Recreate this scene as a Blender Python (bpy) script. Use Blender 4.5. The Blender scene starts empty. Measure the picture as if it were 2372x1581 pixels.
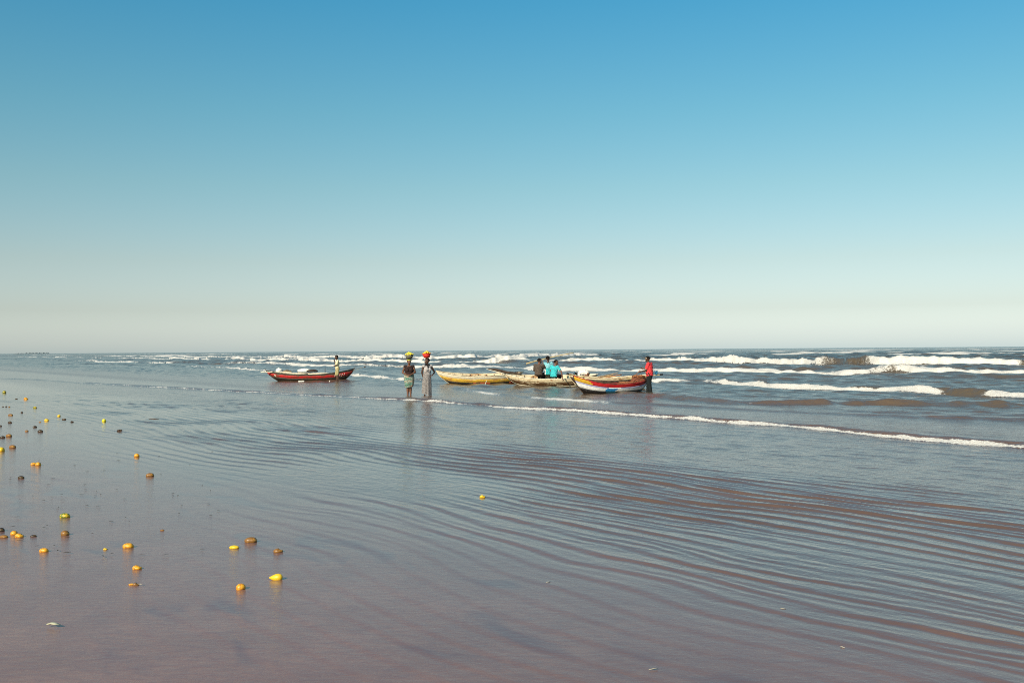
import bpy, bmesh, math, random
import numpy as np
from mathutils import Vector, Matrix

random.seed(7)
S = bpy.context.scene
COL = S.collection
R = math.radians
PI = math.pi

# ------------------------------------------------------------------ camera
CAM_H = 1.85
FPX = 2306.0                      # focal length in pixels of the 2372 px wide photograph
cam_d = bpy.data.cameras.new('camera')
cam = bpy.data.objects.new('camera', cam_d)
COL.objects.link(cam)
S.camera = cam
cam_d.sensor_width = 36.0
cam_d.lens = 36.0 * FPX / 2372
cam_d.clip_start = 0.1
cam_d.clip_end = 30000
PITCH = 19.7 / FPX
ROLL = 0.00708
_Rv = Vector((math.cos(ROLL), 0, -math.sin(ROLL)))
_F = Vector((0, math.cos(PITCH), math.sin(PITCH)))
_U = _Rv.cross(_F).normalized()
_Rv = _F.cross(_U).normalized()
M = Matrix((( _Rv.x, _U.x, -_F.x, 0), (_Rv.y, _U.y, -_F.y, 0), (_Rv.z, _U.z, -_F.z, CAM_H), (0, 0, 0, 1)))
cam.matrix_world = M

# ------------------------------------------------------------------ world, sun
SUN_AZ, SUN_EL = 211.0, 30.0      # clockwise from the view direction (+Y)
W = bpy.data.worlds.new('World')
S.world = W
W.use_nodes = True
wt = W.node_tree
sky = wt.nodes.new('ShaderNodeTexSky')
sky.sky_type = 'NISHITA'
sky.sun_disc = False
sky.sun_elevation = R(SUN_EL)
sky.sun_rotation = R(SUN_AZ)
sky.air_density = 1.0
sky.dust_density = 1.0
sky.ozone_density = 1.0
tc = wt.nodes.new('ShaderNodeTexCoord')
sp = wt.nodes.new('ShaderNodeSeparateXYZ')
rp = wt.nodes.new('ShaderNodeValToRGB')
mx = wt.nodes.new('ShaderNodeMix'); mx.data_type = 'RGBA'; mx.blend_type = 'MULTIPLY'; mx.inputs[0].default_value = 1
wt.links.new(tc.outputs['Generated'], sp.inputs[0])
wt.links.new(sp.outputs['Z'], rp.inputs[0])
# film response of the clear sky: paler and warmer at the horizon, a deeper teal blue upwards
stops = [(0.0, (1.16, 1.34, 1.66)), (0.014, (0.99, 1.12, 1.40)), (0.04, (0.79, 0.83, 0.94)), (0.087, (0.75, 0.78, 0.76)),
         (0.16, (0.62, 0.82, 0.745)), (0.23, (0.47, 0.85, 0.80)), (0.33, (0.28, 0.86, 0.92)), (0.6, (0.27, 0.84, 0.97)), (1.0, (0.27, 0.80, 0.97))]
while len(rp.color_ramp.elements) < len(stops):
    rp.color_ramp.elements.new(0.5)
for e, (p, c) in zip(rp.color_ramp.elements, stops):
    e.position = p; e.color = (*[x / 2 for x in c], 1)
wt.links.new(sky.outputs[0], mx.inputs[6]); wt.links.new(rp.outputs[0], mx.inputs[7])
bg = wt.nodes['Background']
dbl = wt.nodes.new('ShaderNodeVectorMath'); dbl.operation = 'SCALE'; dbl.inputs['Scale'].default_value = 2.0
wt.links.new(mx.outputs[2], dbl.inputs[0])
wt.links.new(dbl.outputs[0], bg.inputs[0])
bg.inputs[1].default_value = 0.126

sl = bpy.data.lights.new('sun', 'SUN')
sl.energy = 5.0
sl.angle = R(0.5)
sl.color = (1.0, 0.87, 0.68)
so = bpy.data.objects.new('sun', sl)
COL.objects.link(so)
sd = Vector((math.sin(R(SUN_AZ)) * math.cos(R(SUN_EL)), math.cos(R(SUN_AZ)) * math.cos(R(SUN_EL)), math.sin(R(SUN_EL))))
so.rotation_euler = sd.to_track_quat('Z', 'Y').to_euler()
so.location = sd * 40

S.view_settings.view_transform = 'Standard'
S.view_settings.look = 'None'
S.view_settings.gamma = 1
S.view_settings.exposure = 0.12
S.view_settings.use_curve_mapping = False
S.cycles.use_denoising = False
S.cycles.filter_width = 1.0

# ------------------------------------------------------------------ helpers
def ground(x, y, z=0.0):
    """photograph pixel -> point of the plane at height z"""
    d = _Rv * ((x - 1186) / FPX) + _U * (-(y - 790.5) / FPX) + _F
    t = (z - CAM_H) / d.z
    return Vector((d.x * t, d.y * t, z))

def at(x, y, Y):
    """photograph pixel -> point at distance Y in front of the camera"""
    d = _Rv * ((x - 1186) / FPX) + _U * (-(y - 790.5) / FPX) + _F
    t = Y / d.y
    return Vector((d.x * t, Y, CAM_H + d.z * t))

def tag(o, label=None, cat=None, group=None, kind=None):
    if label: o['label'] = label
    if cat: o['category'] = cat
    if group: o['group'] = group
    if kind: o['kind'] = kind
    return o

def empty(name, loc, rz=0.0, rx=0.0, ry=0.0):
    o = bpy.data.objects.new(name, None)
    o.empty_display_size = 0.2
    COL.objects.link(o)
    o.location = loc
    o.rotation_euler = (rx, ry, rz)
    return o

def mesh_obj(name, bm, mats, parent=None, smooth=True):
    me = bpy.data.meshes.new(name)
    bm.normal_update()
    bm.to_mesh(me)
    bm.free()
    if not isinstance(mats, (list, tuple)): mats = [mats]
    for m in mats: me.materials.append(m)
    if smooth:
        me.polygons.foreach_set('use_smooth', [True] * len(me.polygons))
    o = bpy.data.objects.new(name, me)
    COL.objects.link(o)
    if parent: o.parent = parent
    return o

def grid_obj(name, X, Y, Z, mask, mats, attrs=None, cyclic=False):
    nr, nc = X.shape
    co = np.stack([X, Y, Z], -1).reshape(-1, 3).astype(np.float32)
    i = np.arange(nr * nc).reshape(nr, nc)
    if cyclic:
        j = np.roll(i, -1, 1)
        a, b, c, d = i[:-1], j[:-1], j[1:], i[1:]
    else:
        a, b, c, d = i[:-1, :-1], i[:-1, 1:], i[1:, 1:], i[1:, :-1]
    q = np.stack([a, b, c, d], -1).reshape(-1, 4)
    if mask is not None:
        q = q[mask.reshape(-1)]
        used = np.zeros(nr * nc, bool); used[q.reshape(-1)] = True
        new = np.cumsum(used) - 1
        q = new[q]; co = co[used]
    else:
        used = None
    me = bpy.data.meshes.new(name)
    me.vertices.add(len(co)); me.vertices.foreach_set('co', co.reshape(-1))
    me.loops.add(q.size); me.loops.foreach_set('vertex_index', q.reshape(-1).astype(np.int32))
    me.polygons.add(len(q))
    me.polygons.foreach_set('loop_start', (np.arange(len(q)) * 4).astype(np.int32))
    me.polygons.foreach_set('loop_total', np.full(len(q), 4, np.int32))
    me.polygons.foreach_set('use_smooth', np.ones(len(q), bool))
    me.update(calc_edges=True)
    for k, v in (attrs or {}).items():
        v = v.reshape(-1).astype(np.float32)
        if used is not None: v = v[used]
        at_ = me.attributes.new(k, 'FLOAT', 'POINT'); at_.data.foreach_set('value', v)
    if not isinstance(mats, (list, tuple)): mats = [mats]
    for m in mats: me.materials.append(m)
    o = bpy.data.objects.new(name, me)
    COL.objects.link(o)
    return o

_rng = np.random.default_rng(11)
def vnoise(x, y, seed=0, octaves=1, gain=0.5):
    """smooth value noise in -1..1"""
    out = 0; amp = 1.0; tot = 0
    for o in range(octaves):
        lat = np.random.default_rng(seed * 101 + o).uniform(-1, 1, (256, 256))
        xf = x * 2 ** o + 17.3 * o; yf = y * 2 ** o - 9.1 * o
        xi = np.floor(xf).astype(np.int64); yi = np.floor(yf).astype(np.int64)
        fx = xf - xi; fy = yf - yi
        fx = fx * fx * (3 - 2 * fx); fy = fy * fy * (3 - 2 * fy)
        x0 = xi & 255; x1 = (xi + 1) & 255; y0 = yi & 255; y1 = (yi + 1) & 255
        v = (lat[x0, y0] * (1 - fx) + lat[x1, y0] * fx) * (1 - fy) + (lat[x0, y1] * (1 - fx) + lat[x1, y1] * fx) * fy
        out = out + v * amp; tot += amp; amp *= gain
    return out / tot

def sstep(a, b, x):
    t = np.clip((x - a) / (b - a), 0, 1)
    return t * t * (3 - 2 * t)

# ------------------------------------------------------------------ materials
def new_mat(name):
    m = bpy.data.materials.new(name); m.use_nodes = True
    return m, m.node_tree, m.node_tree.nodes['Principled BSDF']

def N(t, kind, **kw):
    n = t.nodes.new(kind)
    for k, v in kw.items():
        if k.startswith('i_'):
            key = k[2:].replace('_', ' ')
            n.inputs[key].default_value = v
        else: setattr(n, k, v)
    return n

def mix_rgb(t, fac, a, b, blend='MIX'):
    n = t.nodes.new('ShaderNodeMix'); n.data_type = 'RGBA'; n.blend_type = blend
    for s, v in ((n.inputs[0], fac), (n.inputs[6], a), (n.inputs[7], b)):
        if hasattr(v, 'links') or isinstance(v, bpy.types.NodeSocket): t.links.new(v, s)
        elif isinstance(v, (tuple, list)): s.default_value = (*v[:3], 1)
        else: s.default_value = v
    return n.outputs[2]

def math_n(t, op, a, b=None, c=None, clamp=False):
    n = t.nodes.new('ShaderNodeMath'); n.operation = op; n.use_clamp = clamp
    for s, v in zip(n.inputs, (a, b, c)):
        if v is None: continue
        if isinstance(v, bpy.types.NodeSocket): t.links.new(v, s)
        else: s.default_value = v
    return n.outputs[0]

def maprange(t, v, a, b, c=0.0, d=1.0):
    n = t.nodes.new('ShaderNodeMapRange'); n.interpolation_type = 'SMOOTHSTEP'
    t.links.new(v, n.inputs[0])
    for i, x in zip((1, 2, 3, 4), (a, b, c, d)): n.inputs[i].default_value = x
    return n.outputs[0]

def noise(t, vec, scale, detail=3, rough=0.55, stretch=None):
    if stretch:
        mp = N(t, 'ShaderNodeMapping'); mp.inputs['Scale'].default_value = stretch
        t.links.new(vec, mp.inputs[0]); vec = mp.outputs[0]
    n = N(t, 'ShaderNodeTexNoise'); n.inputs['Scale'].default_value = scale
    n.inputs['Detail'].default_value = detail; n.inputs['Roughness'].default_value = rough
    t.links.new(vec, n.inputs['Vector'])
    return n.outputs['Fac']

def plain(name, col, rough=0.7, var=0.15, scale=30, spec=0.3, bump=0.0):
    m, t, b = new_mat(name)
    g = N(t, 'ShaderNodeTexCoord').outputs['Object']
    f = noise(t, g, scale)
    dark = tuple(c * (1 - var) for c in col); lite = tuple(min(1, c * (1 + var)) for c in col)
    t.links.new(mix_rgb(t, maprange(t, f, 0.3, 0.7), dark, lite), b.inputs['Base Color'])
    b.inputs['Roughness'].default_value = rough
    b.inputs['Specular IOR Level'].default_value = spec
    if bump:
        bn = N(t, 'ShaderNodeBump'); bn.inputs['Distance'].default_value = bump; bn.inputs['Strength'].default_value = 1
        t.links.new(f, bn.inputs['Height']); t.links.new(bn.outputs[0], b.inputs['Normal'])
    return m

def paint(name, col, wear_col, wear=0.5, scale=3.0, rough=0.55, stretch=(1, 1, 4), wear2=None):
    """boat paint worn through to the wood or to older coats, grain along the plank"""
    m, t, b = new_mat(name)
    g = N(t, 'ShaderNodeTexCoord').outputs['Object']
    f = noise(t, g, scale, 6, 0.7, stretch)
    k = maprange(t, f, 1 - wear - 0.05, 1 - wear + 0.06)
    f2 = noise(t, g, 11, 4, 0.6)
    c = mix_rgb(t, maprange(t, f2, 0.3, 0.75), tuple(x * 0.75 for x in col), tuple(min(1, x * 1.08) for x in col))
    c = mix_rgb(t, k, c, wear_col)
    if wear2:
        f3 = noise(t, g, scale * 0.6, 5, 0.65, stretch)
        c = mix_rgb(t, maprange(t, f3, 0.56, 0.62), c, wear2)
    t.links.new(c, b.inputs['Base Color'])
    b.inputs['Roughness'].default_value = rough
    b.inputs['Specular IOR Level'].default_value = 0.35
    bn = N(t, 'ShaderNodeBump'); bn.inputs['Distance'].default_value = 0.004
    t.links.new(f, bn.inputs['Height']); t.links.new(bn.outputs[0], b.inputs['Normal'])
    return m

def sand_look(t, geo):
    """colour, roughness and fine height of the wet sand with its smooth wet troughs"""
    f1 = noise(t, geo, 1.3, 5, 0.6)
    f2 = noise(t, geo, 160, 3, 0.6)
    col = mix_rgb(t, maprange(t, f1, 0.3, 0.7), (0.250, 0.126, 0.095), (0.320, 0.165, 0.122))
    col = mix_rgb(t, math_n(t, 'MULTIPLY', maprange(t, f2, 0.3, 0.7), 0.5), col, (0.155, 0.088, 0.080))
    mp = N(t, 'ShaderNodeMapping'); mp.inputs['Rotation'].default_value = (0, 0, R(54))
    t.links.new(geo, mp.inputs[0])
    wv = noise(t, geo, 0.8, 2, 0.5)
    wob = N(t, 'ShaderNodeVectorMath'); wob.operation = 'ADD'
    wn = N(t, 'ShaderNodeTexNoise'); wn.inputs['Scale'].default_value = 0.7; wn.inputs['Detail'].default_value = 2; t.links.new(geo, wn.inputs['Vector'])
    ws = N(t, 'ShaderNodeVectorMath'); ws.operation = 'SCALE'; ws.inputs['Scale'].default_value = 1.3; t.links.new(wn.outputs['Color'], ws.inputs[0])
    t.links.new(mp.outputs[0], wob.inputs[0]); t.links.new(ws.outputs[0], wob.inputs[1])
    a3 = noise(t, wob.outputs[0], 1.0, 2, 0.45, (0.55, 2.3, 1))
    pool = maprange(t, a3, 0.33, 0.44)
    a4 = noise(t, wob.outputs[0], 1.0, 3, 0.5, (0.5, 1.1, 1))
    pool = math_n(t, 'MAXIMUM', pool, maprange(t, a4, 0.46, 0.60))
    pool = math_n(t, 'MULTIPLY_ADD', pool, 0.55, 0.45)
    a1 = noise(t, geo, 42, 5, 0.7, (0.8, 2.6, 1))
    a5 = noise(t, geo, 9, 4, 0.7, (0.7, 2.0, 1))
    col = mix_rgb(t, math_n(t, 'MULTIPLY', maprange(t, a5, 0.36, 0.66), 0.55), col, (0.175, 0.092, 0.090))
    rough = math_n(t, 'ADD', math_n(t, 'MULTIPLY', pool, 0.06), 0.05)
    h = math_n(t, 'MULTIPLY', a1, math_n(t, 'ADD', math_n(t, 'MULTIPLY', pool, 0.0013), 0.0003))
    h = math_n(t, 'ADD', h, math_n(t, 'MULTIPLY', a5, 0.0025))
    col = mix_rgb(t, pool, (0.140, 0.080, 0.080), col)
    return col, rough, h

def water_mat():
    m, t, b = new_mat('sea_water')
    geo = N(t, 'ShaderNodeNewGeometry').outputs['Position']
    foam = N(t, 'ShaderNodeAttribute', attribute_name='foam').outputs['Fac']
    chop = N(t, 'ShaderNodeAttribute', attribute_name='chop').outputs['Fac']
    silt = N(t, 'ShaderNodeAttribute', attribute_name='silt').outputs['Fac']
    n1 = noise(t, geo, 0.35, 4, 0.6)
    col = mix_rgb(t, maprange(t, n1, 0.3, 0.7), (0.120, 0.068, 0.044), (0.155, 0.090, 0.060))
    dp = N(t, 'ShaderNodeAttribute', attribute_name='offshore').outputs['Fac']
    col = mix_rgb(t, dp, col, (0.112, 0.082, 0.052))
    col = mix_rgb(t, silt, (0.078, 0.068, 0.052), col)
    shal = N(t, 'ShaderNodeAttribute', attribute_name='shallow').outputs['Fac']
    sc_, sr_, sh_ = sand_look(t, geo)
    col = mix_rgb(t, shal, col, sc_)
    t.links.new(col, b.inputs['Base Color'])
    b.inputs['IOR'].default_value = 1.333
    rg = N(t, 'ShaderNodeMix'); rg.data_type = 'FLOAT'
    t.links.new(shal, rg.inputs[0]); t.links.new(maprange(t, chop, 0, 1, 0.07, 0.16), rg.inputs[2]); t.links.new(sr_, rg.inputs[3])
    t.links.new(rg.outputs[0], b.inputs['Roughness'])
    # capillary ripples, stretched along the shore
    mp = N(t, 'ShaderNodeMapping', vector_type='POINT'); mp.inputs['Rotation'].default_value = (0, 0, R(54))
    t.links.new(geo, mp.inputs[0])
    a1 = noise(t, mp.outputs[0], 9.0, 3, 0.6, (0.5, 1.0, 1.0))
    a2 = noise(t, mp.outputs[0], 34.0, 3, 0.6, (0.7, 1.0, 1.0))
    am = noise(t, mp.outputs[0], 3.0, 3, 0.6, (0.5, 1.0, 1.0))
    h = math_n(t, 'ADD', math_n(t, 'MULTIPLY', a1, 0.040), math_n(t, 'MULTIPLY', a2, 0.010))
    h = math_n(t, 'ADD', h, math_n(t, 'MULTIPLY', am, 0.055))
    h = math_n(t, 'MULTIPLY', h, chop)
    h = math_n(t, 'ADD', h, math_n(t, 'MULTIPLY', sh_, math_n(t, 'MULTIPLY', shal, 0.9)))
    a0 = noise(t, mp.outputs[0], 0.9, 4, 0.62, (0.5, 1.0, 1.0))
    h = math_n(t, 'ADD', h, math_n(t, 'MULTIPLY', math_n(t, 'MULTIPLY', a0, 0.95), math_n(t, 'SUBTRACT', 1.0, silt)))
    # foam: lumpy bubbles broken by noise
    fn = noise(t, geo, 5.0, 6, 0.7)
    fn2 = noise(t, geo, 22.0, 4, 0.65)
    ff = math_n(t, 'ADD', foam, math_n(t, 'MULTIPLY', math_n(t, 'SUBTRACT', math_n(t, 'ADD', math_n(t, 'MULTIPLY', fn, 0.55), math_n(t, 'MULTIPLY', fn2, 0.45)), 0.5), 1.5))
    fac = maprange(t, ff, 0.42, 0.62)
    bn = N(t, 'ShaderNodeBump'); bn.inputs['Distance'].default_value = 1.0; bn.inputs['Strength'].default_value = 1.0
    t.links.new(h, bn.inputs['Height']); t.links.new(bn.outputs[0], b.inputs['Normal'])
    fb = N(t, 'ShaderNodeBsdfPrincipled')
    fc = mix_rgb(t, maprange(t, fn2, 0.3, 0.7), (0.55, 0.49, 0.42), (0.82, 0.77, 0.70))
    t.links.new(fc, fb.inputs['Base Color']); fb.inputs['Roughness'].default_value = 0.75
    fb.inputs['Specular IOR Level'].default_value = 0.25
    b2 = N(t, 'ShaderNodeBump'); b2.inputs['Distance'].default_value = 0.03
    t.links.new(fn2, b2.inputs['Height']); t.links.new(b2.outputs[0], fb.inputs['Normal'])
    mxs = N(t, 'ShaderNodeMixShader')
    t.links.new(fac, mxs.inputs[0]); t.links.new(b.outputs[0], mxs.inputs[1]); t.links.new(fb.outputs[0], mxs.inputs[2])
    t.links.new(mxs.outputs[0], t.nodes['Material Output'].inputs[0])
    return m

def sand_mat():
    m, t, b = new_mat('wet_sand')
    geo = N(t, 'ShaderNodeNewGeometry').outputs['Position']
    col, rough, h = sand_look(t, geo)
    t.links.new(col, b.inputs['Base Color'])
    b.inputs['IOR'].default_value = 1.333
    t.links.new(rough, b.inputs['Roughness'])
    bn = N(t, 'ShaderNodeBump'); bn.inputs['Distance'].default_value = 1.0
    t.links.new(h, bn.inputs['Height']); t.links.new(bn.outputs[0], b.inputs['Normal'])
    return m

MW = water_mat()
MS = sand_mat()

# ------------------------------------------------------------------ sea and beach
A_SH = R(54)
SA, CA = math.sin(A_SH), math.cos(A_SH)
def u_of(X, Y): return X * SA + Y * CA          # distance seaward, across the shore
def v_of(X, Y): return -X * CA + Y * SA         # along the shore, positive to the far left

th_c = np.radians(np.linspace(-30.5, 30.5, 700))
th = np.concatenate([np.radians(-31 - np.linspace(0, 1, 26)[::-1] ** 1.4 * 47), th_c, np.radians(31 + np.linspace(0, 1, 26) ** 1.4 * 47)])
def rows(segs):
    out = [segs[0][0]]
    for (a, b, s0, s1) in segs:
        r = a
        while r < b:
            r += s0 + (s1 - s0) * (r - a) / (b - a)
            out.append(r)
    return np.array(out)
rr = rows([(3.2, 8, 0.022, 0.026), (8, 14, 0.026, 0.04), (14, 26, 0.04, 0.08), (26, 70, 0.08, 0.14), (70, 250, 0.16, 0.42), (250, 900, 0.7, 8), (900, 9000, 12, 400)])
TH, RR = np.meshgrid(th, rr)
X = RR * np.sin(TH); Y = RR * np.cos(TH)
U = u_of(X, Y); V = v_of(X, Y)
print('sea grid', X.shape)

def sand_z(X, Y):
    U = u_of(X, Y); V = v_of(X, Y)
    z = -0.007 * np.clip(U - 6.0, 0, None) + 0.004 * np.clip(5.0 - U, 0, None)
    z = np.maximum(z, -1.6 - 0.0005 * U)
    z = np.minimum(z, 2.5)
    z = z + 0.0016 * np.sin(2 * PI * (U + 0.5 * vnoise(U * 0.4, V * 0.25, 4, 2)) / 0.55) * (0.5 + 0.5 * vnoise(U * 0.5, V * 0.3, 3, 1)) * sstep(30, 12, RR_(X, Y))
    z = z + 0.003 * vnoise(U * 0.8, V * 0.25, 5, 2) * sstep(40, 15, RR_(X, Y))
    return z
def RR_(X, Y): return np.hypot(X, Y)

# near and mid water: choppy wavelets + shoreward ripples
Z = np.zeros_like(X)
spacing = np.maximum(np.gradient(rr)[:, None] * np.ones_like(X), RR * (th_c[1] - th_c[0]))
g = np.random.default_rng(5)
off = sstep(20.5, 30, U)                        # seaward of the swash front
deep = sstep(35, 75, U)
for k in range(46):
    lam = 0.28 * (70 ** (k / 45.0))
    ang = A_SH * 0 + g.normal(0, 0.55)
    nx = math.cos(PI / 2 - A_SH + ang * 0.8 - 0.0); ny = math.sin(PI / 2 - A_SH + ang * 0.8)
    ph = g.uniform(0, 2 * PI)
    amp = 0.0065 * lam ** 0.9
    w = sstep(2.2, 4.0, lam / spacing)
    reg = (0.42 * sstep(10.5, 14, U) * sstep(24, 19, U) * (1 if lam < 0.9 else 0.08) + off * (1.15 if lam < 1.6 else (0.5 if lam < 6 else 0.2)) + deep * (0.8 if lam > 0.8 else 0.6)) 
    Z += amp * w * reg * np.sin(2 * PI * (X * nx + Y * ny) / lam + ph)

# offshore swell far out
far = sstep(90, 200, U)
warp = 9 * vnoise(X * 0.012, Y * 0.012, 21, 2)
sw = np.sin(2 * PI * (U + warp) / 24.0) * 0.5 + 0.5
Z += far * 0.16 * (sw ** 2.2) * (0.6 + 0.6 * vnoise(V * 0.02, U * 0.02, 22, 2)) * sstep(2, 5, 24 / spacing)
caps = far * sstep(0.55, 0.9, sw) * sstep(0.28, 0.5, vnoise(V * 0.05, U * 0.045, 23, 2))
foam = caps * 0.9 * sstep(2500, 500, RR)
Z += caps * 0.22

# backwash ripples over the sand: long wavy crests that run along the shore, steep side to the camera
lamv = 0.30 + 0.05 * vnoise(U * 0.25, V * 0.12, 33)
ua = U * (1.0) + 0.10 * V * 0.0
w1 = 0.34 * vnoise(U * 0.5, V * 0.36, 31, 2) + 0.55 * vnoise(V * 0.10, U * 0.12, 32, 1) + 0.055 * vnoise(U * 1.7, V * 1.2, 37, 3)
def ripple(phase, skew=0.9):
    s = np.sin(phase + skew * np.sin(phase))
    return s
p1 = 2 * PI * (U + w1) / 0.33
p2 = 2 * PI * (U * 0.965 + V * 0.085 + w1 * 1.05 + 0.3) / 0.25
zone = sstep(4.4, 6.8, U + 0.7 * vnoise(V * 0.3, U * 0.4, 46, 2)) * sstep(12.6, 10.2, U + 0.9 * vnoise(V * 0.25, U * 0.3, 34, 2))
weak = sstep(-3.0, 2.0, U) * (1 - sstep(5.4, 7.2, U)) * sstep(-0.8, 0.4, vnoise(U * 0.35, V * 0.3, 44, 2))
side = (0.62 + 0.38 * sstep(17.0, 6.0, V - 6)) * (1 - 0.28 * sstep(9, 5, V))
m1 = sstep(-0.5, 0.4, vnoise(U * 0.55, V * 0.22, 35, 2) + 0.1)
m2 = sstep(-0.35, 0.45, vnoise(U * 0.5 + 9, V * 0.22, 36, 2))
p3 = 2 * PI * (U * 1.02 - V * 0.055 + w1 * 1.3 + 0.7) / 0.46
m3 = sstep(-0.1, 0.5, vnoise(U * 0.45 + 4, V * 0.25, 41, 2))
rip = (0.62 * m1 * ripple(p1) + 0.50 * m2 * ripple(p2) + (0.35 + 0.35 * sstep(9, 15, V)) * m3 * ripple(p3))
Z += 0.0205 * zone * side * rip * (1 - 0.35 * sstep(9.5, 6.5, U)) * sstep(60, 25, RR)
Z += 0.0025 * weak * rip * (0.6 + 0.4 * side) + 0.012 * sstep(-4.0, 3.0, U) + 0.004
Z += 0.0016 * zone * vnoise(U * 7.5, V * 2.6, 47, 3, 0.6) * sstep(30, 12, RR)
# left side: small ripples
zl = sstep(3, 8, V - 13) * sstep(5.5, 7.5, U) * sstep(17, 12, U)
Z += 0.0105 * zl * rip * sstep(70, 35, RR) * (0.5 + 0.5 * m2)
# fine turbulence between ripples and the swash front
turb = sstep(10.0, 12.5, U) * sstep(21.5, 19, U)
Z += 0.0075 * turb * vnoise(U * 3.4, V * 1.5, 38, 3, 0.65) * sstep(45, 20, RR)
Z += 0.012 * sstep(13, 16, U) * sstep(20, 18, U) * vnoise(U * 0.8, V * 0.35, 39, 2) * sstep(60, 30, RR)
chop = 0.05 + 0.12 * zone + 0.38 * turb + 0.62 * sstep(17.5, 20.5, U) + 0.4 * deep
chop = np.clip(chop, 0, 1)

# crests traced from the photograph: toe line, height, foam, face width, back length
def crest(pts, H, F, wf=0.5, wb=3.0, wc=0.6, fw=None, seed=1, lump=0.0, trail=0.0, rag=0.35):
    global Z, foam
    P = [ground(px, py) for px, py in pts]
    tt = np.array([math.atan2(p.x, p.y) for p in P]); rc_ = np.array([math.hypot(p.x, p.y) for p in P])
    # interpolate 1/r (close to straight lines in plan), smoothed
    inv = np.interp(th, tt, 1 / rc_)
    ker = np.hanning(31); ker /= ker.sum()
    inv = np.convolve(np.pad(inv, 15, 'edge'), ker, 'valid')
    rcol = 1 / inv
    dr = np.gradient(rcol, th)
    k = 1 / np.sqrt(1 + (dr / rcol) ** 2)
    arc = np.concatenate([[0], np.cumsum(np.hypot(np.diff(rcol * np.sin(th)), np.diff(rcol * np.cos(th))))])
    ctr = arc - arc[len(arc) // 2]
    # scalloped toe
    rcol = rcol + (vnoise(ctr * 0.35, ctr * 0 + seed, seed, 3) * rag + vnoise(ctr * 2.2, ctr * 0 + seed, seed + 50, 2) * rag * 0.25) / np.maximum(k, 0.3)
    px2th = lambda px: math.atan2(ground(px, 900).x, ground(px, 900).y)
    Hx = np.interp(th, [px2th(a) for a, _ in H], [b for _, b in H]) * (1 + 0.15 * vnoise(ctr * 0.25, ctr * 0 + 3, seed + 3, 2))
    Fx = np.interp(th, [px2th(a) for a, _ in F], [b for _, b in F])
    s = (RR - rcol[None]) * k[None]
    near = (s > -1.5) & (s < wb * 6 + 2)
    cc = np.broadcast_to(ctr[None], s.shape)
    hn = 1 + 0.3 * vnoise(cc * 0.5, s * 0.2, seed + 7, 2)
    prof = np.where(s < wf, sstep(0, wf, s), np.exp(-np.clip(s - wf, 0, None) / wb))
    prof = np.where(s < 0, -0.12 * np.exp(s / 0.4), prof)
    h = Hx[None] * prof * hn * near
    fw_ = (fw if fw else wf + wc) * (1 + 0.5 * vnoise(cc * 0.45, cc * 0 + seed, seed + 21, 3, 0.7))
    Fx = np.convolve(np.pad(Fx, 4, 'edge'), np.ones(9) / 9, 'valid')
    Fx = Fx[None] * (1 + 0.42 * vnoise(cc * 1.1, s * 0.5, seed + 8, 4, 0.7))
    fm = Fx * sstep(-0.10, 0.05, s) * sstep(fw_, fw_ * 0.35, s + 0.35 * fw_ * vnoise(cc * 1.6, s * 1.2, seed + 9, 3, 0.65))
    if lump:
        h = h + fm * lump * (0.6 * vnoise(cc * 2.0, s * 1.6, seed + 11, 3, 0.65) + 0.6 * np.abs(vnoise(cc * 0.9, s * 0.9, seed + 12, 2)))
    fm = np.maximum(fm, Fx * trail * sstep(wf, wf + 0.6, s) * np.exp(-np.clip(s - wf, 0, None) / (wb * 1.3)) * (0.55 + 0.5 * vnoise(cc * 0.5, s * 0.9, seed + 14, 3)))
    Z += h
    foam = np.maximum(foam, fm * near)

# swash front that crosses the whole picture
crest([(-200, 871), (60, 879), (130, 884), (300, 894), (500, 906), (700, 916), (900, 926), (1000, 932), (1186, 946), (1400, 959), (1600, 973),
       (1800, 988), (2000, 1005), (2200, 1024), (2372, 1041), (2700, 1080)],
      [(0, .03), (300, .07), (1200, .07), (1800, .085), (2372, .10)],
      [(0, .0), (100, .15), (180, .5), (500, .56), (900, .56), (1000, .70), (1080, .42), (1180, .66), (1700, .72), (2372, .84)],
      wf=0.30, wb=1.3, fw=0.24, seed=3, lump=0.035, rag=0.34, trail=0.42)
# patches between women and boats
crest([(950, 893), (1050, 903), (1140, 914), (1251, 925), (1345, 930), (1417, 936), (1600, 944), (1800, 955), (2100, 970), (2372, 978)],
      [(950, .0), (1050, .04), (1420, .06), (1800, .05), (2372, .06)],
      [(1040, 0), (1100, .6), (1150, .55), (1190, .1), (1245, .55), (1345, .8), (1380, .55), (1420, .45), (1440, 0), (2400, 0)],
      wf=0.35, wb=1.2, wc=0.35, seed=5, lump=0.02)
# low brown swell on the right
crest([(1380, 912), (1583, 927), (1700, 936), (1850, 940), (2050, 943), (2200, 947), (2372, 949), (2600, 955)],
      [(1380, 0), (1480, .03), (1583, .16), (1680, .12), (1760, .14), (1860, .17), (1950, .11), (2060, .19), (2150, .12), (2372, .13)],
      [(1583, 0), (1720, .0), (1740, .5), (1765, .0), (2400, 0)], wf=0.55, wb=1.2, wc=0.2, seed=6)
crest([(1300, 905), (1700, 921), (1950, 957), (2372, 968), (2600, 975)],
      [(1700, 0), (1900, .05), (2372, .07)], [(0, 0)], wf=0.5, wb=1.0, seed=26)
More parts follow.
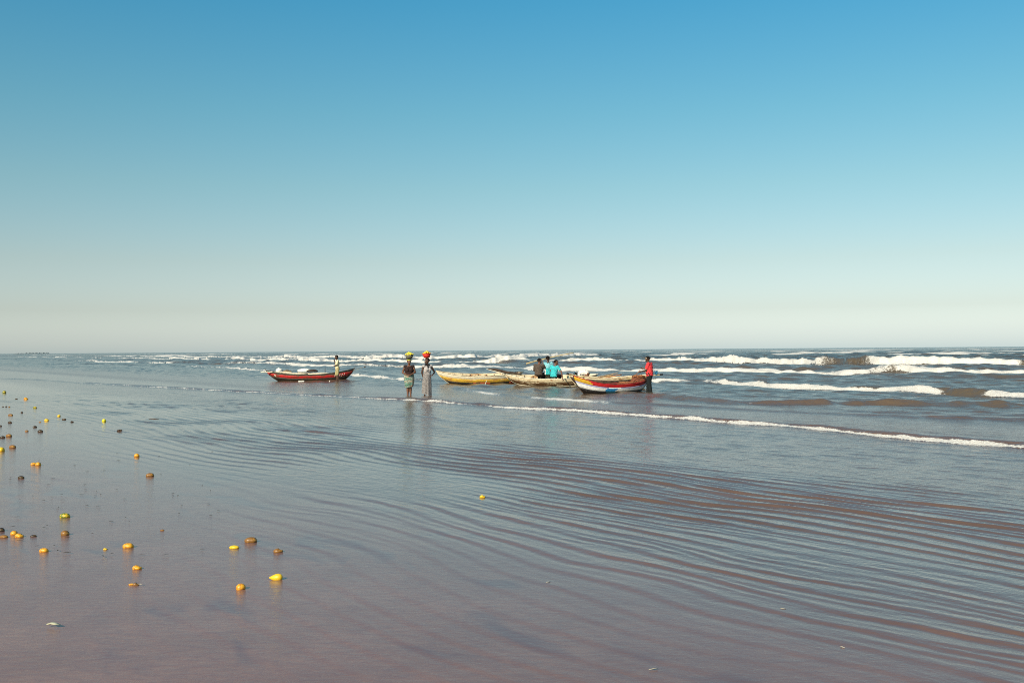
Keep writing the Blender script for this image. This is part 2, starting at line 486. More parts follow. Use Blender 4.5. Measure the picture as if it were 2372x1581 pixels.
# small breaker that runs from the far left behind the red boat to the right edge
crest([(-100, 842), (300, 844), (451, 849), (610, 858), (820, 872), (935, 882), (1060, 886), (1300, 886), (1516, 884), (1600, 885), (1700, 891), (1800, 899), (2043, 907),
       (2165, 913), (2372, 924), (2600, 937)],
      [(0, .08), (450, .16), (935, .13), (1200, .10), (1516, .18), (1600, .13), (1700, .22), (2170, .22), (2230, .21), (2372, .24)],
      [(380, 0), (451, .7), (480, .35), (540, .85), (610, .6), (700, .3), (820, .8), (935, .75), (1000, .2), (1450, .2), (1516, .9), (1590, .8), (1612, .1), (1640, .6), (1700, 1), (2100, 1.0), (2180, .75), (2200, .08), (2262, .08), (2285, .9), (2400, 1)],
      wf=0.5, wb=1.8, fw=0.62, seed=8, lump=0.07, trail=0.1)
# second line of breakers
crest([(-100, 832), (60, 833), (223, 839), (366, 843), (600, 846), (900, 850), (1040, 850), (1150, 855), (1292, 862), (1468, 862), (1560, 861), (1800, 865), (2092, 864), (2372, 870), (2600, 874)],
      [(0, .2), (400, .25), (900, .32), (1200, .3), (1468, .34), (1560, .38), (1800, .36), (1900, .30), (2092, .38), (2372, .36)],
      [(60, .1), (210, .5), (260, .85), (306, .7), (320, .2), (366, .8), (420, .3), (600, .5), (700, .85), (880, .45), (1040, .85), (1120, .95), (1200, .6), (1292, 1.1), (1468, 1.1), (1520, .85), (1560, 1.15), (1860, 1), (1885, .62), (1930, .75), (2010, .7), (2060, .55), (2085, .6), (2100, 1), (2372, 1.05)],
      wf=0.7, wb=2.2, wc=2.2, seed=9, lump=0.10, trail=0.6, rag=0.9)
# main line of breakers
crest([(-100, 824), (60, 828), (200, 830), (400, 834), (590, 837), (775, 839), (1000, 841), (1120, 841), (1353, 838), (1500, 840), (1710, 844), (1850, 846), (2031, 850), (2372, 851), (2600, 853)],
      [(0, .3), (400, .4), (1000, .55), (1353, .55), (1500, .62), (1700, .68), (1860, .62), (1950, .55), (2031, .72), (2372, .68)],
      [(0, .2), (60, .6), (178, .7), (250, .4), (320, .9), (600, .98), (1000, 1.05), (1240, .9), (1300, .5), (1345, .9), (1360, 1.05), (1860, 1.05), (1900, .62), (1925, .34), (2005, .34), (2024, .7), (2036, 1.05), (2345, 1.05), (2365, .3), (2400, .3)],
      wf=0.9, wb=3.0, wc=2.4, seed=12, lump=0.20, trail=0.45, rag=1.2)
# far breakers at the back
crest([(-100, 822.5), (100, 823), (300, 826), (590, 829), (800, 831), (1000, 832.5), (1100, 832), (1200, 829.5), (1300, 826), (1381, 824), (1500, 823), (2600, 818)],
      [(0, .3), (600, .5), (1100, .75), (1381, .65), (1500, .2), (2372, .2)],
      [(0, .2), (140, .7), (200, .3), (300, .8), (420, .95), (560, .5), (590, 1), (740, .9), (780, .5), (800, 1), (1150, 1), (1250, .85), (1384, .8), (1395, .0), (2400, 0)],
      wf=1.6, wb=6, wc=5, seed=15, lump=0.16, trail=0.3, rag=2.5)
crest([(-100, 820.6), (400, 820.8), (760, 820), (1100, 817.5), (1634, 815), (1900, 814.4), (2372, 812)],
      [(0, .3), (700, .5), (1100, .5), (1700, .4), (2372, .35)],
      [(300, 0), (330, .7), (420, .4), (520, .75), (590, .2), (740, .2), (760, .8), (800, .1), (815, .85), (850, .3), (880, .8), (930, .1), (1000, .8), (1075, .7), (1090, .1), (1100, .65), (1120, .0), (1625, 0), (1640, .6), (1690, .6), (1700, 0), (2040, 0), (2050, .55), (2090, .5), (2100, 0), (2280, 0), (2290, .45), (2320, .4), (2330, 0)],
      wf=2.0, wb=7, wc=6, seed=18, lump=0.12, rag=4)

foam = np.clip(foam, 0, 1.2)
shallow = 1 - sstep(1.5, 8.5, U + 0.8 * vnoise(U * 0.6, V * 0.25, 61, 2))
silt = 1 - 0.9 * sstep(62, 130, U)
# meet the sand
zs = sand_z(X, Y)
vis = (Z > zs - 0.006) | (U > 12)
fm_ = vis[:-1, :-1] | vis[1:, :-1] | vis[:-1, 1:] | vis[1:, 1:]
sea = grid_obj('sea', X, Y, Z, fm_, MW, {'foam': foam, 'chop': chop, 'silt': silt, 'shallow': shallow, 'offshore': sstep(20, 32, U)})
tag(sea, 'brown and blue rippled sea with rows of white breakers', kind='structure')

# wet sand: fine where it shows, coarse sheet to the horizon under everything else
nr = int(np.searchsorted(rr, 34))
sub = slice(0, nr)
hit = (zs[sub] > Z[sub] - 0.012) & (U[sub] < 12)
hm = hit[:-1, :-1] | hit[1:, :-1] | hit[:-1, 1:] | hit[1:, 1:]
sand = grid_obj('wet_sand', X[sub], Y[sub], zs[sub], hm, MS)
tag(sand, 'wet brown sand of the flat beach under a film of water', kind='structure')
th2 = np.linspace(0, 2 * PI, 181)[:-1]
r2 = np.concatenate([[0.3], np.geomspace(1.0, 9500, 90)])
T2, R2 = np.meshgrid(th2, r2)
X2 = R2 * np.sin(T2); Y2 = R2 * np.cos(T2)
U2 = u_of(X2, Y2)
z2 = -0.007 * np.clip(U2 - 6.0, 0, None) + 0.004 * np.clip(5.0 - U2, 0, None)
z2 = np.clip(z2, -2.5, 2.5) - 0.035
bch = grid_obj('beach', X2, Y2, z2, None, MS, cyclic=True)
tag(bch, 'flat brown beach reaching to the horizon', kind='structure')

# ------------------------------------------------------------------ geometry helpers
def box(bm, c, sx, sy, sz, rot=None, mi=0):
    r = bmesh.ops.create_cube(bm, size=1)
    for v in r['verts']:
        p = Vector((v.co.x * sx, v.co.y * sy, v.co.z * sz))
        if rot is not None: p = rot @ p
        v.co = p + Vector(c)
    for f in {f for v in r['verts'] for f in v.link_faces}: f.material_index = mi

def tube(bm, pts, rads, seg=8, flat=1.0, cap=True, side=None, mi=0):
    """lofted tube through points; flat < 1 squashes it along the frame's second axis"""
    pts = [Vector(p) for p in pts]
    if not isinstance(rads, list): rads = [rads] * len(pts)
    rings = []
    for i, p in enumerate(pts):
        d = (pts[min(i + 1, len(pts) - 1)] - pts[max(i - 1, 0)])
        d = d.normalized() if d.length > 1e-9 else Vector((0, 0, 1))
        ref = side if side is not None else (Vector((0, 0, 1)) if abs(d.z) < 0.9 else Vector((0, 1, 0)))
        a = d.cross(ref).normalized(); b = a.cross(d).normalized()
        r = rads[i]
        rx, ry = (r if isinstance(r, (tuple, list)) else (r, r * flat))
        rings.append([bm.verts.new(p + a * math.cos(2 * PI * k / seg) * rx + b * math.sin(2 * PI * k / seg) * ry) for k in range(seg)])
    for q, w in zip(rings[:-1], rings[1:]):
        for k in range(seg):
            f = bm.faces.new((q[k], q[(k + 1) % seg], w[(k + 1) % seg], w[k])); f.material_index = mi
    if cap:
        for rg, rev in ((rings[0], False), (rings[-1], True)):
            f = bm.faces.new(rg if rev else rg[::-1]); f.material_index = mi
    return rings

def capsule(bm, a, b, ra, rb, seg=12):
    """closed tapered limb with round ends"""
    a, b = Vector(a), Vector(b)
    d = (b - a)
    L = d.length
    d = d.normalized() if L > 1e-9 else Vector((0, 0, 1))
    pts, rad = [], []
    for k in (0.02, 0.35, 0.7, 0.93):
        pts.append(a - d * ra * math.cos(k * PI / 2)); rad.append(max(ra * math.sin(k * PI / 2), 1e-4))
    for k in (0.0, 0.33, 0.66, 1.0):
        pts.append(a + d * L * k); rad.append(ra + (rb - ra) * k)
    for k in (0.93, 0.7, 0.35, 0.02):
        pts.append(b + d * rb * math.cos(k * PI / 2)); rad.append(max(rb * math.sin(k * PI / 2), 1e-4))
    ref = Vector((0, 0, 1)) if abs(d.z) < 0.9 else Vector((0, 1, 0))
    A = d.cross(ref).normalized(); B = A.cross(d).normalized()
    rings = [[bm.verts.new(p + A * math.cos(2 * PI * k / seg) * r + B * math.sin(2 * PI * k / seg) * r) for k in range(seg)] for p, r in zip(pts, rad)]
    for q, w in zip(rings[:-1], rings[1:]):
        for k in range(seg): bm.faces.new((q[k], q[(k + 1) % seg], w[(k + 1) % seg], w[k]))
    bm.faces.new(rings[0][::-1]); bm.faces.new(rings[-1])

def ellipsoid(bm, c, rx, ry, rz, rot=None, seg=14, rings_=9, fn=None, mi=0):
    r = bmesh.ops.create_uvsphere(bm, u_segments=seg, v_segments=rings_, radius=1)
    for v in r['verts']:
        p = Vector(v.co)
        if fn: p = fn(p)
        p = Vector((p.x * rx, p.y * ry, p.z * rz))
        if rot is not None: p = rot @ p
        v.co = p + Vector(c)
    for f in {f for v in r['verts'] for f in v.link_faces}: f.material_index = mi

def remesh(bm, voxel, smooth=1):
    """fuse overlapping closed shapes into one continuous surface"""
    me = bpy.data.meshes.new('fuse'); bm.normal_update(); bmesh.ops.recalc_face_normals(bm, faces=bm.faces); bm.to_mesh(me); bm.free()
    o = bpy.data.objects.new('fuse', me); COL.objects.link(o)
    m = o.modifiers.new('r', 'REMESH'); m.mode = 'VOXEL'; m.voxel_size = voxel
    if smooth:
        s_ = o.modifiers.new('s', 'SMOOTH'); s_.iterations = smooth; s_.factor = 0.5
    dg = bpy.context.evaluated_depsgraph_get()
    out = bmesh.new(); out.from_mesh(bpy.data.meshes.new_from_object(o.evaluated_get(dg)))
    bpy.data.objects.remove(o); bpy.data.meshes.remove(me)
    return out

# ------------------------------------------------------------------ boats
WOOD = plain('bare_wood', (0.30, 0.20, 0.12), 0.75, 0.35, 8)
WOODD = plain('dark_wet_wood', (0.075, 0.048, 0.032), 0.6, 0.4, 8)
WOODG = plain('grey_wood', (0.26, 0.22, 0.17), 0.8, 0.35, 9)
M_RED = paint('red_boat_paint', (0.55, 0.020, 0.022), (0.22, 0.05, 0.03), 0.32, 2.5)
M_REDW = paint('worn_red_boat_paint', (0.58, 0.030, 0.030), (0.16, 0.055, 0.028), 0.46, 2.2)
M_WHITE = paint('white_boat_paint', (0.85, 0.83, 0.80), (0.6, 0.56, 0.48), 0.22, 3)
M_YEL = paint('yellow_boat_paint', (0.62, 0.36, 0.025), (0.45, 0.22, 0.03), 0.40, 3)
M_YELB = paint('bright_yellow_boat_paint', (0.76, 0.46, 0.05), (0.46, 0.22, 0.05), 0.48, 2.6, wear2=(0.72, 0.50, 0.20))
M_BLUE = plain('blue_boat_paint', (0.03, 0.25, 0.52), 0.5, 0.15, 10)
M_LILAC = plain('blue_grey_boat_paint', (0.28, 0.27, 0.42), 0.5, 0.15, 10)
M_BLACK = plain('black_tar', (0.014, 0.011, 0.010), 0.42, 0.4, 14, 0.4)
M_BOT = paint('mossy_black_tar', (0.020, 0.015, 0.010), (0.10, 0.065, 0.03), 0.40, 3.5, wear2=(0.045, 0.045, 0.018))
M_BOTR = paint('black_and_red_bottom_paint', (0.035, 0.020, 0.022), (0.36, 0.055, 0.025), 0.55, 3.5, stretch=(1, 1, 1), wear2=(0.42, 0.12, 0.04))
M_CREAM = paint('peeling_cream_paint', (0.78, 0.64, 0.42), (0.34, 0.16, 0.06), 0.44, 2.6)
M_CREAMB = paint('badly_peeled_cream_paint', (0.78, 0.64, 0.42), (0.10, 0.05, 0.02), 0.58, 2.6)
M_CREAML = paint('pale_cream_paint', (0.82, 0.72, 0.54), (0.42, 0.25, 0.12), 0.32, 2.6)
M_DGREY = paint('weathered_grey_green_paint', (0.075, 0.070, 0.055), (0.15, 0.12, 0.08), 0.42, 4)
M_ROPE = plain('rope', (0.30, 0.24, 0.16), 0.9, 0.3, 60)

def make_boat(label, bow, stern, Yb, Ys, L3, beam, zb, zm, zs, draft, strakes, rail, inside, heel=0.0, rake=(0.32, 0.26), fl=0.42, rails=0.03, thwarts=(-0.45, 0.05, 0.5), stem_mat=None, cat='boat', ribs=True):
    """bow/stern: photo pixel x of the two gunwale tips; Yb, Ys their distances; z* gunwale heights above the water"""
    pb = at(bow, 860, Yb); ps = at(stern, 860, Ys)
    c = Vector(((pb.x + ps.x) / 2, (pb.y + ps.y) / 2, 0))
    dx = Vector((ps.x - pb.x, ps.y - pb.y))
    L = dx.length
    rz = math.atan2(dx.y, dx.x)
    root = empty('fishing_boat', c, rz=rz, rx=heel)
    tag(root, label, cat)
    NT = 56
    def geo(t, q):
        """t -1 bow .. 1 stern, q 0 keel .. 1 gunwale"""
        e = abs(t)
        zk = -draft + (0.12 if t < 0 else 0.09) * e ** 5
        zt = zm + ((zb - zm) if t < 0 else (zs - zm)) * e ** 2.1
        z = zk + (zt - zk) * q
        rk = rake[0] if t < 0 else rake[1]
        x = t * L / 2 * (1 - rk * 2 / L * 1.0 * (1 - q) ** 1.5 * e ** 2 * 1.6)
        hb = beam / 2 * (1 - e ** 2.6) ** 0.8
        wq = (0.16 + 0.84 * min(1, (q / 0.9)) ** fl) if q > 0 else 0.10
        wq *= 1 - 0.28 * (1 - q) * e
        return x, max(hb * wq, 0.012), z
    def strake(q0, q1, s, mat_fn, mats, out, t0=-1, t1=1, name='strake', th=0.022, nq=4):
        bm = bmesh.new()
        ts = [t0 + (t1 - t0) * i / NT for i in range(NT + 1)]
        gap = 0.006
        cols = []
        for t in ts:
            row = []
            for k in range(nq + 1):
                q = q0 + (q1 - q0) * k / nq
                x, h, z = geo(t, q)
                o = out * (1 - 0.3 * k / nq)
                row.append((bm.verts.new((x, s * (h + o), z + (gap if k == 0 and q0 > 0 else 0))), bm.verts.new((x, s * max(h + o - th, 0.004), z))))
            cols.append(row)
        for i in range(NT):
            tm = (ts[i] + ts[i + 1]) / 2
            for k in range(nq):
                mi = mat_fn(tm, (k + 0.5) / nq)
                for side in (0, 1):
                    a, b, c_, d = cols[i][k][side], cols[i + 1][k][side], cols[i + 1][k + 1][side], cols[i][k + 1][side]
                    vs = (a, b, c_, d) if (side == 0) == (s < 0) else (d, c_, b, a)
                    f = bm.faces.new(vs); f.material_index = mi if side == 0 else len(mats) - 1
            for k, rev in ((0, s < 0), (nq, s > 0)):
                a, b = cols[i][k][0], cols[i + 1][k][0]; c_, d = cols[i + 1][k][1], cols[i][k][1]
                f = bm.faces.new((a, b, c_, d) if not rev else (d, c_, b, a)); f.material_index = mat_fn(tm, 0.5)
        return mesh_obj(name, bm, mats, root)
    n = len(strakes)
    for s in (-1, 1):
        for i, (q0, q1, mfn, mats) in enumerate(strakes):
            strake(q0, q1, s, mfn if callable(mfn) else (lambda t, q: 0), list(mats) + [inside], 0.010 if i % 2 else 0.002)
    # gunwale rails
    for s in (-1, 1):
        bm = bmesh.new()
        pts = []
        for i in range(41):
            t = -1 + 2 * i / 40
            x, h, z = geo(t, 1.0)
            pts.append((x, s * (h + 0.004), z + rails * 0.4))
        tube(bm, pts, (rails * 1.25, rails * 0.8), seg=6)
        mesh_obj('gunwale', bm, rail, root)
    # stem posts
    for t, nm in ((-1, 'stem_post'), (1, 'stern_post')):
        bm = bmesh.new()
        pts = [(geo(t, q)[0] + t * 0.012, 0, geo(t, q)[2]) for q in (0, .12, .25, .4, .6, .8, 1.0)]
        pts.append((pts[-1][0] + t * 0.03, 0, pts[-1][2] + 0.05))
        tube(bm, pts, (0.018, 0.020), seg=6, side=Vector((0, 1, 0)))
        mesh_obj(nm, bm, stem_mat or rail, root)
    for k in (-1, 0, 1):                                 # floor boards and keel
        bm = bmesh.new()
        pts = [geo(t, 0.18) for t in np.linspace(-0.7, 0.7, 9)]
        tube(bm, [(p[0], k * p[1] * 0.55, p[2]) for p in pts], [(max(p[1] * 0.27, 0.02), 0.012) for p in pts], seg=6)
        mesh_obj('floor_board', bm, inside, root)
    bm = bmesh.new(); pts = [(geo(t, 0)[0], 0, geo(t, 0)[2] - 0.02) for t in np.linspace(-1, 1, 15)]
    tube(bm, pts, (0.035, 0.045), seg=6); mesh_obj('keel', bm, WOODD, root)
    for t in thwarts:
        x, h, z = geo(t, 0.78)
        bm = bmesh.new(); box(bm, (x, 0, z), 0.19, 2 * h - 0.04, 0.03)
        mesh_obj('thwart', bm, WOODG, root, smooth=False)
    if ribs:
        for t in np.linspace(-0.75, 0.75, 9):
            for s in (-1, 1):
                bm = bmesh.new()
                pts = [(geo(t, q)[0], s * (geo(t, q)[1] - 0.035), geo(t, q)[2]) for q in (0.05, 0.2, 0.4, 0.6, 0.8, 0.97)]
                tube(bm, pts, 0.018, seg=5)
                mesh_obj('rib', bm, WOODD, root)
    root['L'] = 0
    del root['L']
    return root, geo, Matrix.Translation(c) @ Matrix.Rotation(rz, 4, 'Z') @ Matrix.Rotation(heel, 4, 'X')

# nearest boat: red over white over black, yellow bow
def top_fn(t, q):
    return 1 if t + 0.10 * (q - 0.5) < -0.67 else 0
def mid_fn(t, q):
    e = t - 0.10 * (q - 0.5)
    if q > 0.86: return 1 if not (-0.30 < e < 0.02) else 0
    return 2 if -0.30 < e < -0.03 else 0
def low_fn(t, q):
    return 1 if (-0.27 < t < -0.02 and q > 0.8) else 0
boatA, gA, mA = make_boat('nearest boat, red over white over black, with yellow bow and blue patch', 1328.5, 1499, 40.9, 42.6, 3.5, 1.15,
    0.76, 0.375, 0.56, 0.14, [(0.0, 0.45, low_fn, (M_BLACK, plain('dark_teal_paint', (0.01, 0.05, 0.07), 0.5))), (0.45, 0.77, mid_fn, (M_WHITE, M_LILAC, M_BLUE)), (0.77, 1.0, top_fn, (M_RED, M_YEL))], M_RED, WOODD, rake=(0.34, 0.30), fl=0.36, rails=0.016, stem_mat=WOODD)
# peeled cream boat with the three seated men
boatC, gC, mC = make_boat('long peeled cream boat in which three men sit', 1169, 1383, 49.6, 49.8, 4.6, 1.45,
    0.66, 0.47, 0.60, 0.16, [(0.0, 0.34, 0, (M_BOT,)), (0.34, 0.42, 0, (M_CREAML,)), (0.42, 0.70, 0, (M_CREAMB,)), (0.70, 1.0, 0, (M_CREAM,))], M_CREAML, M_CREAM, heel=R(6), rake=(0.62, 0.4), stem_mat=M_CREAML)
# yellow boat to the right of the women
boatB, gB, mB = make_boat('cream and yellow boat with red-patched black bottom, right of the two women', 1011.5, 1209, 53.6, 54.4, 4.6, 1.3,
    0.74, 0.50, 0.62, 0.16, [(0.0, 0.47, lambda t, q: 1 if (-0.12 < t + 0.08 * q < 0.30 or t > 0.7) else 0, (M_BOT, M_BOTR)), (0.45, 0.72, 0, (M_YELB,)), (0.72, 1.0, 0, (M_CREAML,))], M_CREAM, M_CREAM, heel=R(4), rake=(0.55, 0.35))
# boat behind the nearest one
boatD, gD, mD = make_boat('cream rimmed dark boat mostly hidden behind the nearest boat', 1318, 1508, 46.0, 46.4, 3.9, 1.2,
    0.70, 0.52, 0.66, 0.16, [(0.0, 0.45, 0, (M_BOT,)), (0.45, 0.86, 0, (WOODD,)), (0.86, 1.0, 0, (M_CREAM,))], M_CREAM, WOOD, rake=(0.4, 0.3), rails=0.04)
# red boat on the left
def redtop(t, q):
    if -0.83 < t < -0.77 and 0.2 < q < 0.85: return 1
    return 0
boatE, gE, mE = make_boat('red and black boat with bundles and poles inside, leftmost boat', 617, 819.5, 62.2, 62.4, 5.4, 1.35,
    0.66, 0.40, 0.74, 0.14, [(0.0, 0.56, 0, (M_BOT,)), (0.56, 0.86, redtop, (M_REDW, M_CREAML)), (0.86, 1.0, 0, (M_DGREY,))], M_DGREY, WOODG, rake=(0.5, 0.45))

def lettering(parent, geo, t0, t1, q0, q1, n, mat):
    """worn hand-painted white lettering, too faded to be read in the photograph"""
    rnd = random.Random(4)
    bm = bmesh.new()
    def P(t, q):
        x, h, z = geo(t, q); return Vector((x, -(h + 0.016), z))
    strokes = [[(0, 0), (0, 1), (.7, .8), (.1, .5)], [(0, 1), (.1, 0), (.6, .1), (.7, 1)], [(0, 0), (.35, 1), (.7, 0)], [(.6, .9), (0, .7), (.6, .3), (0, .05)], [(.3, 0), (.3, 1)]]
    for i in range(n):
        st = strokes[i % len(strokes)]
        w = (t1 - t0) / n
        pts = [P(t0 + w * i + w * 0.85 * a, q0 + (q1 - q0) * b) for a, b in st]
        tube(bm, pts, 0.013, seg=4)
    return mesh_obj('lettering', bm, mat, parent)
lettering(boatE, gE, 0.60, 0.86, 0.60, 0.80, 5, plain('faded_white_lettering', (0.75, 0.66, 0.58), 0.6))

# ---- gear in and around the boats
def pole(label, p0, p1, r0, r1, mat, name='pole', cat='pole', tips=None, bend=0.0, group=None):
    bm = bmesh.new()
    p0, p1 = Vector(p0), Vector(p1)
    c = (p0 + p1) / 2
    pts = []; rd = []
    for i in range(9):
        k = i / 8
        p = p0.lerp(p1, k) - c
        p.z += bend * 4 * k * (1 - k) + 0.006 * math.sin(i * 2.3)
        pts.append(p); rd.append(r0 + (r1 - r0) * k)
    tube(bm, pts, rd, seg=8)
    if not tips:
        o = mesh_obj(name, bm, mat); o.location = c
        return tag(o, label, cat, group)
    root = empty(name, c); tag(root, label, cat, group)
    mesh_obj('shaft', bm, mat, root)
    for k, r, ln, m_ in tips:
        d = (p1 - p0).normalized()
        e = (p0 if k == 0 else p1) - c
        bm = bmesh.new(); tube(bm, [e - d * ln / 2, e + d * ln / 2], r, seg=8)
        mesh_obj('wrapped_tip', bm, m_, root)
    return root

M_BAMB = plain('bamboo', (0.50, 0.36, 0.16), 0.6, 0.2, 20)
M_BLK = plain('black_rubber', (0.02, 0.02, 0.02), 0.6, 0.2, 20)
# dark log with white underside lying over the bow of the peeled cream boat
bm = bmesh.new()
pA, pB = at(1130, 853.5, 49.3), at(1208, 867.5, 49.5)
cc = (pA + pB) / 2
pts = [pA.lerp(pB, k) - cc + Vector((0, 0, 0.02 * math.sin(3 * k * PI))) for k in np.linspace(0, 1, 9)]
tube(bm, pts, [.02, .045, .07, .085, .075, .06, .055, .045, .035], seg=8)
o = mesh_obj('log', bm, WOODD); o.location = cc
tag(o, 'dark weathered log sticking out over the bow of the peeled cream boat', 'log')
pA, pB = at(1127, 854.5, 49.12), at(1170, 866, 49.12)
pole('pale pole tip under the dark log at the bow of the peeled cream boat', pA, pB, 0.012, 0.03, M_CREAML)
pole('short black stick on the far rim of the peeled cream boat, near its bow', at(1192, 861.5, 50.1), at(1214, 860, 50.2), 0.018, 0.018, M_BLK, name='stick', cat='stick')
pole('long yellow bamboo pole slanting up behind the three seated men', at(1219, 842, 50.0), at(1329, 816.5, 50.3), 0.03, 0.018, M_BAMB, bend=0.03)
pole('oar with dark knob end sticking out left of the yellow bow', at(1315, 865.5, 45.2), at(1352, 874, 45.6), 0.018, 0.02, M_BAMB, name='oar', cat='oar', tips=[(0, 0.045, 0.09, M_BLK)])
pole('yellow oar with black tip sticking out right of the man in red', at(1452, 877, 45.6), at(1532, 867, 45.4), 0.022, 0.022, M_BAMB, name='oar', cat='oar', tips=[(1, 0.038, 0.13, M_BLK)])
# blue rags
def rag(label, c, w, h, mat, seed):
    rnd = np.random.default_rng(seed)
    bm = bmesh.new()
    n = 7
    V_ = [[bm.verts.new(((i / (n - 1) - 0.5) * w * (1 - 0.45 * j / (n - 1)) , 0.04 * math.sin(i * 1.7 + j) + rnd.uniform(-.01, .01), h * (0.5 - j / (n - 1)) * (1 + 0.15 * math.sin(i * 2)))) for j in range(n)] for i in range(n)]
    for i in range(n - 1):
        for j in range(n - 1): bm.faces.new((V_[i][j], V_[i + 1][j], V_[i + 1][j + 1], V_[i][j + 1]))
    bmesh.ops.solidify(bm, geom=bm.faces[:], thickness=0.012)
    o = mesh_obj('rag', bm, mat); o.location = c
    return tag(o, label, 'rag')
M_RAG = plain('blue_cloth', (0.05, 0.27, 0.45), 0.85, 0.2, 20)
M_RAG2 = plain('pale_blue_cloth', (0.22, 0.38, 0.50), 0.85, 0.2, 20)
rag('blue rag hanging on the oar right of the man in red', at(1520, 863, 45.38), 0.17, 0.18, M_RAG, 2)
rag('pale blue rag standing up behind the yellow bow', at(1330.5, 864, 45.5), 0.08, 0.16, M_RAG2, 3)

# heaps of net
def heap(name, label, cat, c, rx, ry, rz, mat, seed, rot=0.0, lump=0.35, cords=0, cmat=None):
    bm = bmesh.new()
    bmesh.ops.create_icosphere(bm, subdivisions=4, radius=1)
    rnd = np.random.default_rng(seed)
    K = rnd.normal(0, 2.6, (14, 3)); ph = rnd.uniform(0, 6.28, 14)
    for v in bm.verts:
        p = np.array(v.co)
        d = sum(math.sin(float(K[i] @ p) + ph[i]) for i in range(14)) / 14
        d2 = sum(math.sin(float(K[i] @ p) * 4 + ph[i]) for i in range(6)) / 6
        v.co = v.co * (1 + lump * d + lump * 0.25 * d2)
        if v.co.z < -0.35: v.co.z = -0.35
        v.co = Vector((v.co.x * rx, v.co.y * ry, v.co.z * rz))
    o = mesh_obj(name, bm, mat)
    o.location = c; o.rotation_euler = (0, 0, rot)
    if cords:
        root = empty(name, c, rz=rot)
        o.parent = root; o.name = 'folds'; o.location = (0, 0, 0); o.rotation_euler = (0, 0, 0)
        bm = bmesh.new()
        for k in range(cords):
            a = rnd.uniform(0, 2 * PI); pts = []
            for i in range(12):
                a += rnd.uniform(0.2, 0.6); r = rnd.uniform(0.5, 0.95)
                pts.append((math.cos(a) * r * rx, math.sin(a) * r * ry, rz * (0.25 + 0.9 * math.sqrt(max(0, 1 - r * r)) * rnd.uniform(0.85, 1.15))))
            tube(bm, pts, 0.009, seg=4)
        mesh_obj('cord', bm, cmat or mat, root)
        tag(root, label, cat); return root
    return tag(o, label, cat)
M_NET = plain('rusty_brown_net', (0.17, 0.060, 0.032), 0.9, 0.5, 26, 0.2, 0.01)
M_NETC = plain('orange_net_cord', (0.38, 0.15, 0.06), 0.9, 0.3, 26)
M_SAIL = plain('grubby_cream_cloth', (0.62, 0.53, 0.38), 0.9, 0.2, 12, 0.2, 0.01)
M_SAILW = plain('white_cloth', (0.78, 0.73, 0.64), 0.9, 0.12, 12, 0.2, 0.01)
p = at(1479, 882, 42.35); heap('fishing_net', 'rusty brown fishing net heaped in the stern beside the man in red', 'net', p, 0.36, 0.28, 0.24, M_NET, 3, 0.3, 0.35, 9, M_NETC)
p = at(1452, 889, 42.0); heap('fishing_net', 'thin tail of brown net spread low along the middle of the nearest boat', 'net', p, 0.48, 0.24, 0.09, M_NET, 5, 0.3, 0.4, 6, M_NETC)
# gear in boat behind
for i, (xa, ya, xb, yb) in enumerate([(1385, 873, 1432, 863.5), (1398, 875, 1440, 867), (1376, 876, 1420, 869)]):
    pole(['topmost brown stick slanting up to the right from the cream rimmed boat', 'middle brown stick resting slanted on the rim of the cream rimmed boat', 'lowest brown stick lying along the rim of the cream rimmed boat'][i], at(xa, ya, 46.1), at(xb, yb, 46.2), 0.03, 0.022, [WOOD, M_NETC, M_BAMB][i], name='stick', cat='stick')
# gear in the red boat
p = at(650, 866, 62.3); heap('cloth_bundle', 'small white cloth bundle near the left end of the red boat', 'bundle', at(647, 858, 62.3), 0.22, 0.2, 0.16, M_SAILW, 7)
heap('cloth_bundle', 'grubby brown bundle between the two white ones in the red boat', 'bundle', at(665, 862, 62.2), 0.28, 0.22, 0.15, plain('brown_cloth', (0.20, 0.14, 0.08), 0.9, 0.4, 20), 8)
heap('cloth_bundle', 'long cream sail cloth rolled along the middle of the red boat', 'bundle', at(672, 866, 62.0), 1.0, 0.25, 0.10, M_SAIL, 9, 0, 0.2)
heap('cloth_bundle', 'white cloth draped over the middle of the red boat', 'bundle', at(706, 858.5, 62.3), 0.42, 0.28, 0.15, M_SAILW, 10)
heap('cloth_bundle', 'dark brown bundle beside the draped white cloth in the red boat', 'bundle', at(722, 859.5, 62.1), 0.32, 0.25, 0.12, plain('dark_brown_cloth', (0.05, 0.03, 0.02), 0.9, 0.4, 20), 11)
heap('cloth_bundle', 'pale flat bundle towards the right of the red boat', 'bundle', at(742, 866, 62.0), 0.75, 0.25, 0.10, M_SAIL, 12, 0, 0.25)
pole('pale pole jutting out of the left end of the red boat', at(604, 861.5, 61.9), at(676, 862, 61.9), 0.025, 0.03, M_CREAML)
pole('thin dark stick standing up at the left tip of the red boat', at(613, 853, 62.2), at(619, 861, 62.2), 0.018, 0.022, WOODD, name='stick', cat='stick')
pole('thin upright peg in the red boat left of the standing man', at(753, 853.5, 62.3), at(753, 868, 62.3), 0.018, 0.022, WOODD, name='peg', cat='peg')
pole('dark hooked stick rising from the right tip of the red boat', at(817, 859, 62.3), at(823, 849.5, 62.3), 0.025, 0.015, WOODD, name='stick', cat='stick')
pole('thin pale line running from the right tip of the red boat to a small float', at(819, 857, 62.3), at(845, 849.5, 62.3), 0.010, 0.010, M_ROPE, name='mooring_line', cat='rope', tips=[(1, 0.04, 0.09, WOODD)])
pole('long brown pole lying inside the red boat under the cloth', at(690, 862, 62.1), at(765, 868, 62.1), 0.035, 0.03, WOODG)
